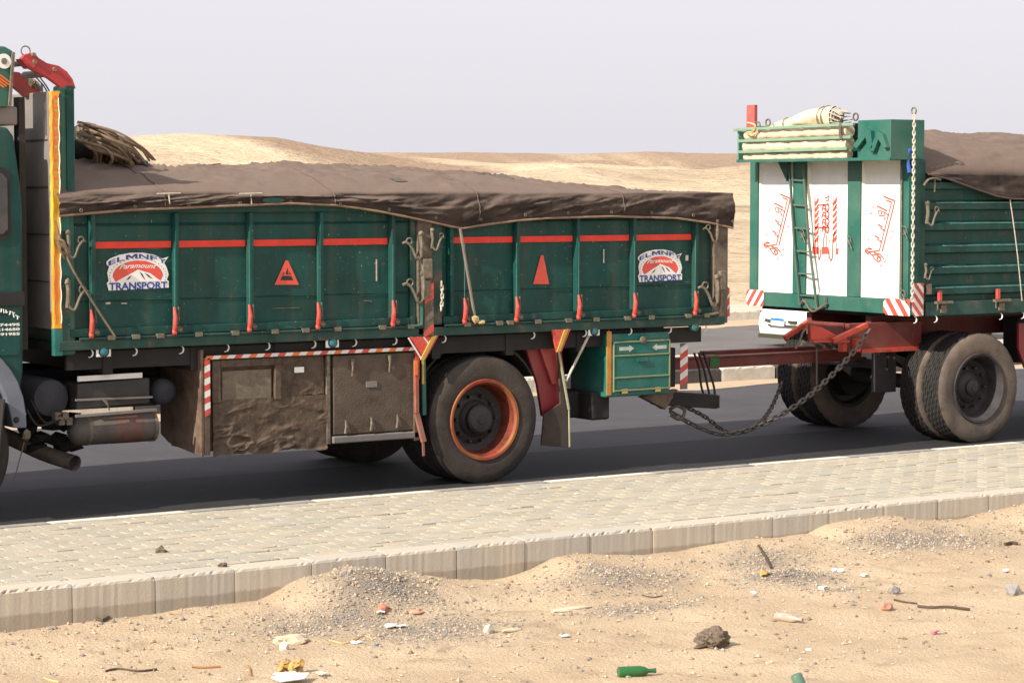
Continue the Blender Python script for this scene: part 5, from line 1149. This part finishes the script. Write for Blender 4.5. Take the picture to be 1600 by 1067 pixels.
Zw = 2.5+(2.67+.36*np.sin(math.pi*np.clip(tt,0,1))**.62-2.5)*Tw; g2 = grid_obj('end_flap', QX(1443)+.002+0*Yw, Yw, Zw, tarpm); g2.parent = tp2
MB().tube([(a, 16.945, c) for a, c in zip(np.linspace(16.2, 18.2, 40), np.interp(np.linspace(16.2, 18.2, 40), hx, hz))], .009, 6).build('hem', mat('dark_hem', (.09,.06,.055), .9), tp2)
rope('tie_rope', [onY(1578,312,16.95), onY(1583,345,16.95), onY(1590,400,16.94), onY(1597,470,16.95)], .006, chainw, 'thin pale cord hanging down the ribbed side of the trailer')

# ============================================================ WHITE CAR on the far carriageway
c0 = onZ(1190, 527, .16); c1_ = onZ(1276, 533, .16); CX = c1_.x+.1; CYf = c0.y+.42; CW = 1.8; CYn = CYf-CW
car = empty('car', (CX+2, CYf-CW/2, 0), 'white saloon car on the far carriageway, its nose showing below the trailer front', 'car')
prof = [(0,.2),(-.03,.36),(.0,.52),(.12,.66),(.9,.80),(1.12,.86),(1.65,1.30),(2.0,1.38),(3.0,1.36),(3.55,.98),(4.1,.92),(4.2,.6),(4.15,.2),(3.62,.2),(3.5,.5),(3.3,.58),(3.1,.5),(2.98,.2),(1.12,.2),(1.0,.5),(.8,.58),(.6,.5),(.48,.2)]
b = MB(); n = len(prof); sec = [(CYn,.0,.16),(CYn+.12,.0,.02),(CYf-.12,.0,.02),(CYf,.0,.16)]
vs = []
for y, _, ins in sec:
    for x, z in prof:
        k = ins if (x < .9 or z > 1) else .0; top = .05 if z > .9 and ins > .1 else 0
        vs.append((CX+x+(k if x < .3 else 0), y+( .13 if y == CYn else -.13 if y == CYf else 0)*(1 if z > 1 else 0), z-top))
fs = [tuple(range(n)), tuple(range(4*n-1, 3*n-1, -1))]+[(s*n+i, (s+1)*n+i, (s+1)*n+(i+1) % n, s*n+(i+1) % n) for s in range(3) for i in range(n)]
cb2 = b.add(vs, fs).build('car_body', carw, car, bevel=.02)
MB().prism([(CX+1.16,.9),(CX+1.62,1.29),(CX+1.6,1.31),(CX+1.1,.9)], 'y', CYn+.2, CYf-.2).build('windscreen', glassm, car)
for y in (CYn-.004, CYf-.006): MB().prism([(CX+1.35,.92),(CX+1.7,1.24),(CX+2.9,1.24),(CX+3.3,.95)], 'y', y+(.03 if y < CYf-.5 else -.03), y+.01+(.03 if y < CYf-.5 else -.03)).build('side_window', glassm, car)
def cq(px_, py_): return onX(px_, py_, CX-.04)
def front(name, pts, m, d=.02):
    q = [cq(*p) for p in pts]; return MB().prism([(p.y,p.z) for p in q], 'x', CX-.05, CX-.0).build(name, m, car, bevel=.004)
gd = mat('car_dark_trim', (.04,.045,.02), .5)
front('grille_opening', [(1231,501),(1243,502),(1243,506),(1231,505)], gd); front('grille_opening', [(1195,498),(1203,499),(1204,503),(1197,502)], gd)
front('bumper_slot', [(1199,506),(1243,509),(1242,512),(1201,509)], gd)
front('headlamp', [(1247,496),(1266,499),(1270,505),(1248,504)], mat('lamp_glass', (.6,.6,.55), .15)); front('headlamp', [(1190,494),(1195,495),(1196,501),(1191,500)], MAT['lamp_glass'])
q = [cq(*p) for p in ((1206,496),(1226,498),(1226,510),(1206,508))]; pl = MB().prism([(p.y,p.z) for p in q], 'x', CX-.06, CX-.05).build('number_plate', hookw, car)
q = [cq(*p) for p in ((1206,496),(1226,498),(1226,502),(1206,500))]; MB().prism([(p.y,p.z) for p in q], 'x', CX-.065, CX-.06).build('plate_band', mat('plate_blue', (.02,.18,.6), .4), pl)
for i, (x, y) in enumerate(((.8,CYn+.0),(.8,CYf-.18),(3.3,CYn),(3.3,CYf-.18))):
    wl = MB().lathe([(.0,.02),(.17,.02),(.19,0),(.27,0),(.29,.03),(.29,.15),(.27,.18),(0,.18)], (CX+x, y, .29), 'y', 28).build('car_wheel', tread, car, smooth=50)
    MB().lathe([(0,-.005),(.15,-.002),(.18,.01)], (CX+x, y if y < CYn+.5 else y+.19, .29), 'y', 18).build('wheel_cover', chainw, wl)
MB().box(CX-.0, CX+.3, CYn+.1, CYf-.1, .14, .2).build('chin', gd, car)

# ============================================================ LITTER AND STONES
def litter(name, px, py, fn, m, label, cat, lift=0, **kw):
    p = put(px, py); b = MB(); fn(b, p); o = b.build(name, m, None, **kw); return tag(o, label, cat)
import bmesh
def rock(b, p, r, seed, flat=.75, n=3, rough=.35, lift=.35):
    bm = bmesh.new(); bmesh.ops.create_icosphere(bm, subdivisions=n, radius=1); rr = random.Random(seed); o = Vector((rr.uniform(0,50), rr.uniform(0,50), 0))
    from mathutils import noise as nz
    v = []
    for q in bm.verts:
        d = q.co.normalized(); k = 1+rough*nz.fractal(d*1.6+o, 1, 2, 4)+rough*.35*nz.noise(d*7+o); v.append(p+Vector((d.x*r[0]*k, d.y*r[1]*k, d.z*r[2]*k*flat+r[2]*lift)))
    f = [tuple(x.index for x in q.verts) for q in bm.faces]; bm.free(); b.add(v, f)
rk = mat('brown_stone', (.13,.095,.065), .95, var=.35, vs=30, dust=.4, ds=15, bump=.8, bs=70)
litter('rock', 1113, 1010, lambda b, p: rock(b, p, (.095,.08,.07), 5, 1, 4, .5, .55), rk, 'large rough brown stone alone on the sand near the bottom edge', 'stone', smooth=30)
def bottle(b, p, ang, s=1, tilt=0, cut=None):
    pr = [(0,0),(.028,0),(.031,.006),(.031,.125),(.024,.155),(.012,.175),(.012,.205),(.014,.207),(.014,.217),(.0,.217)]
    t = MB(); t.lathe([(r*s, h*s) for r, h in pr], (0,0,0), 'x', 20); Rm = Matrix.Rotation(ang, 3, 'Z') @ Matrix.Rotation(tilt, 3, 'Y')
    b.add([p+Vector((0,0,.026*s))+Rm@Vector(v) for v in t.v], t.f)
gg = mat('green_glass', (.01,.1,.02), .15, var=.15, dust=.25, dcol=(.1,.2,.08)); 
litter('bottle', 966, 1057, lambda b, p: bottle(b, p, math.radians(-20), .98), gg, 'green glass bottle lying on the sand near the bottom edge', 'bottle', smooth=40)
litter('bottle', 1243, 1096, lambda b, p: bottle(b, p+Vector((0,0,.12)), math.radians(-40), 1.0, 1.15), mat('dull_green_glass', (.06,.16,.11), .3, dust=.3), 'dull green bottle poking up at the very bottom of the picture', 'bottle', smooth=40)
litter('bottle', 1213, 968, lambda b, p: bottle(b, p, math.radians(-75), .9), mat('clear_plastic', (.4,.33,.25), .25, var=.3, vs=30, dust=.4), 'crushed clear plastic bottle half buried to the right of the brown stone', 'bottle', smooth=40)
wh = mat('white_litter', (.8,.79,.76), .7, var=.08, vs=20); oc = mat('ochre_litter', (.45,.27,.08), .8, var=.4, vs=30); br = mat('brick_red', (.48,.16,.09), .9, var=.3, vs=20, dust=.3)
def scrap(b, p, s, seed, n=3, h=.4):
    rr = random.Random(seed)
    for k in range(n):
        c = p+Vector((rr.uniform(-s,s)*.4, rr.uniform(-s,s)*.4, s*.12)); a = rr.uniform(0, 6.28); q = []
        for t in range(5): th = a+t*1.256; q.append(c+Vector((s*rr.uniform(.35,.8)*math.cos(th), s*rr.uniform(.25,.6)*math.sin(th), s*h*rr.uniform(-.1,.9))))
        q.append(c+Vector((0,0,s*h*.9))); b.add(q+[v-Vector((0,0,.004)) for v in q], [(0,1,5),(1,2,5),(2,3,5),(3,4,5),(4,0,5),(7,6,11),(8,7,11),(9,8,11),(10,9,11),(6,10,11)])
L_ = [('paper_scrap',597,928,.045,wh,'white scrap near the top of the grey heap, left of another','paper'),('paper_scrap',622,938,.05,wh,'white angular scrap on the right slope of the grey heap','paper'),
 ('paper_scrap',557,1005,.04,wh,'white scrap at the foot of the grey heap beside straw','paper'),('paper_scrap',606,981,.05,wh,'pale long scrap below the brick piece on the heap','paper'),
 ('paper_scrap',884,995,.04,wh,'small white lump alone on sand between heap and green bottle','paper'),('paper_scrap',1353,901,.05,wh,'white oval scrap right of the grey gravel cone','paper'),
 ('paper_scrap',1288,921,.05,wh,'white torn scraps at the foot of the grey gravel cone','paper'),('paper_scrap',1572,894,.045,wh,'white oval scrap near the right edge under the kerb heaps','paper'),
 ('paper_scrap',1265,1016,.03,wh,'small white scrap right of the crushed plastic bottle','paper'),('paper_scrap',1312,893,.05,wh,'cream crumpled scrap above the torn white pieces','paper'),
 ('paper_scrap',1178,927,.03,wh,'tiny pale scrap left of the gravel cone foot','paper'),('paper_scrap',900,771,.02,wh,'small white scrap lying on the paving','paper')]
def putp(px, py):
    q = onZ(px, py, .155); return q
for n_, x, y, s, m, lb, ct in L_:
    if y < 800: b = MB(); scrap(b, putp(x, y), s, x, 2); tag(b.build(n_, m), lb, ct)
    else: litter(n_, x, y, lambda b, p: scrap(b, p, s, x, 3), m, lb, ct)
litter('brick_piece', 597, 967, lambda b, p: rock(b, p, (.035,.03,.03), 8, 1, 2, .5, .5), br, 'orange brick fragment on the lower slope of the grey heap', 'brick')
litter('brick_piece', 650, 966, lambda b, p: rock(b, p, (.045,.035,.02), 18, 1, 2, .5, .3), mat('pale_brick', (.55,.3,.19), .9, dust=.4), 'pale orange brick fragment right of the brighter one', 'brick')
litter('brick_piece', 1384, 953, lambda b, p: rock(b, p, (.055,.04,.035), 28, 1, 2, .5, .4), mat('dull_brick', (.42,.2,.14), .9, dust=.4), 'dull red brick fragment left of the dark twig', 'brick')
litter('stone', 455, 1003, lambda b, p: rock(b, p, (.11,.07,.04), 4, 1, 3, .35, .2), mat('sandstone', (.56,.45,.31), .9, var=.12, bump=.4), 'flat pale sandstone left of the heap foot', 'stone', smooth=40)
litter('stone', 444, 1015, lambda b, p: rock(b, p, (.026,.022,.035), 41, 1, 2, .5, .5), mat('pale_stone', (.5,.47,.4), .9), 'small pointed pale stone just below the flat sandstone', 'stone')
litter('stone', 763, 989, lambda b, p: rock(b, p, (.03,.022,.035), 14, 1, 2, .5, .5), MAT['pale_stone'], 'pale pointed stone on the sand below the middle heap', 'stone')
litter('slab_chip', 800, 986, lambda b, p: rock(b, p, (.075,.025,.014), 24, 1, 2, .3, .5), MAT['sandstone'], 'thin pale slab chip right of the pointed stone', 'stone')
litter('slab_chip', 893, 952, lambda b, p: rock(b, p, (.16,.04,.014), 25, 1, 3, .3, .3), MAT['sandstone'], 'long flat pale slab half buried under the middle heap', 'stone', smooth=40)
litter('stone', 1584, 928, lambda b, p: rock(b, p, (.06,.05,.05), 34, 1, 2, .5, .4), mat('grey_stone', (.26,.24,.22), .9, var=.3), 'grey stone near the right edge of the sand', 'stone')
litter('stone', 1397, 927, lambda b, p: rock(b, p, (.045,.03,.035), 37, 1, 2, .5, .4), MAT['grey_stone'], 'small grey stone above the dark twig', 'stone')
litter('stone', 547, 1005-110, lambda b, p: rock(b, p, (.02,.02,.02), 38, 1, 2, .5, .4), MAT['grey_stone'], 'grey pebble right on the crest of the tallest heap', 'stone')
litter('plastic_wrapper', 1462, 990, lambda b, p: scrap(b, p, .05, 66, 2), mat('pink_wrapper', (.7,.2,.25), .5, var=.4, vs=60), 'pink and white wrapper on the sand below the twig', 'wrapper')
litter('plastic_wrapper', 593, 1009, lambda b, p: scrap(b, p, .035, 67, 1), mat('blue_wrapper', (.1,.12,.5), .5), 'tiny blue plastic scrap at the heap foot', 'wrapper')
litter('plastic_wrapper', 1192, 915, lambda b, p: scrap(b, p, .05, 68, 3, .8), oc, 'orange brown crumpled wrapper at the left foot of the gravel cone', 'wrapper')
litter('dry_leaves', 462, 1050, lambda b, p: [scrap(b, p+Vector((random.uniform(-.07,.07), random.uniform(-.05,.05), random.uniform(0,.03))), .05, k+300, 2, .9) for k in range(9)], oc, 'clump of brown dry leaves near the bottom edge left of centre', 'leaves')
litter('paper_sheet', 450, 1064, lambda b, p: scrap(b, p, .17, 401, 2, .12), wh, 'white paper sheet under the clump of dry leaves', 'paper')
litter('paper_scrap', 498, 1055, lambda b, p: scrap(b, p, .06, 402, 2, .3), mat('cream_scrap', (.6,.52,.38), .8), 'cream scrap just right of the dry leaves', 'paper')
litter('dung_lump', 252, 862, lambda b, p: None, rk, '', '') if 0 else None
b = MB(); rock(b, putp(252, 862), (.035,.03,.025), 71, 1, 2, .8, .3); tag(b.build('stone', rk), 'dark crumbly lump lying on the paving at left', 'stone')
b = MB(); rock(b, putp(348, 883), (.03,.02,.015), 72, 1, 2, .8, .3); tag(b.build('stone', rk), 'small dark lump on the kerb edge at left', 'stone')
tw = mat('dark_twig', (.085,.055,.035), .9, var=.3)
def twig(px, pts, r, label, m=tw):
    P = [put(a, c)+Vector((0,0,r*1.2)) for a, c in pts]; o = MB().tube(smooth_path(P, 4), r, 6).build('twig', m, None, smooth=60); tag(o, label, 'twig')
twig(0, [(1397,938),(1415,942),(1433,944)], .006, 'thin twig ending left of the thick dark stick')
twig(0, [(1434,949),(1455,951),(1480,950),(1515,954)], .009, 'thick dark stick lying on the sand at right')
twig(0, [(165,1050),(185,1046),(215,1050),(245,1047)], .0062, 'brown forked stick on the sand at lower left')
twig(0, [(300,1043),(320,1044),(345,1042)], .006, 'short orange brown twig between the stick and the leaves', mat('orange_twig', (.35,.17,.06), .9))
twig(0, [(514,1001),(540,1006),(560,998)], .004, 'thin straw at the foot of the grey heap', mat('straw', (.55,.4,.18), .9))
twig(0, [(550,1000),(570,994),(582,1000)], .004, 'crossed straws beside the white scrap at the heap foot', MAT['straw'])
twig(0, [(1185,853),(1195,865),(1205,878)], .009, 'dark stick leaning on the gravel cone')
twig(0, [(1003,930),(1020,934),(1035,931)], .004, 'curly twig left of the gravel cone')
twig(0, [(68,1061),(80,1064),(92,1067)], .005, 'pale stick at the bottom edge far left', MAT['straw'])
twig(0, [(148,968),(160,972),(170,966)], .01, 'brown stick close to the kerb foot at left')
twig(0, [(1570,852),(1580,851),(1590,853)], .012, 'short dark stub on the heap at the right edge')
twig(0, [(385,1040),(390,1046),(392,1056)], .005, 'bent orange twig left of the leaf clump', MAT['orange_twig'])
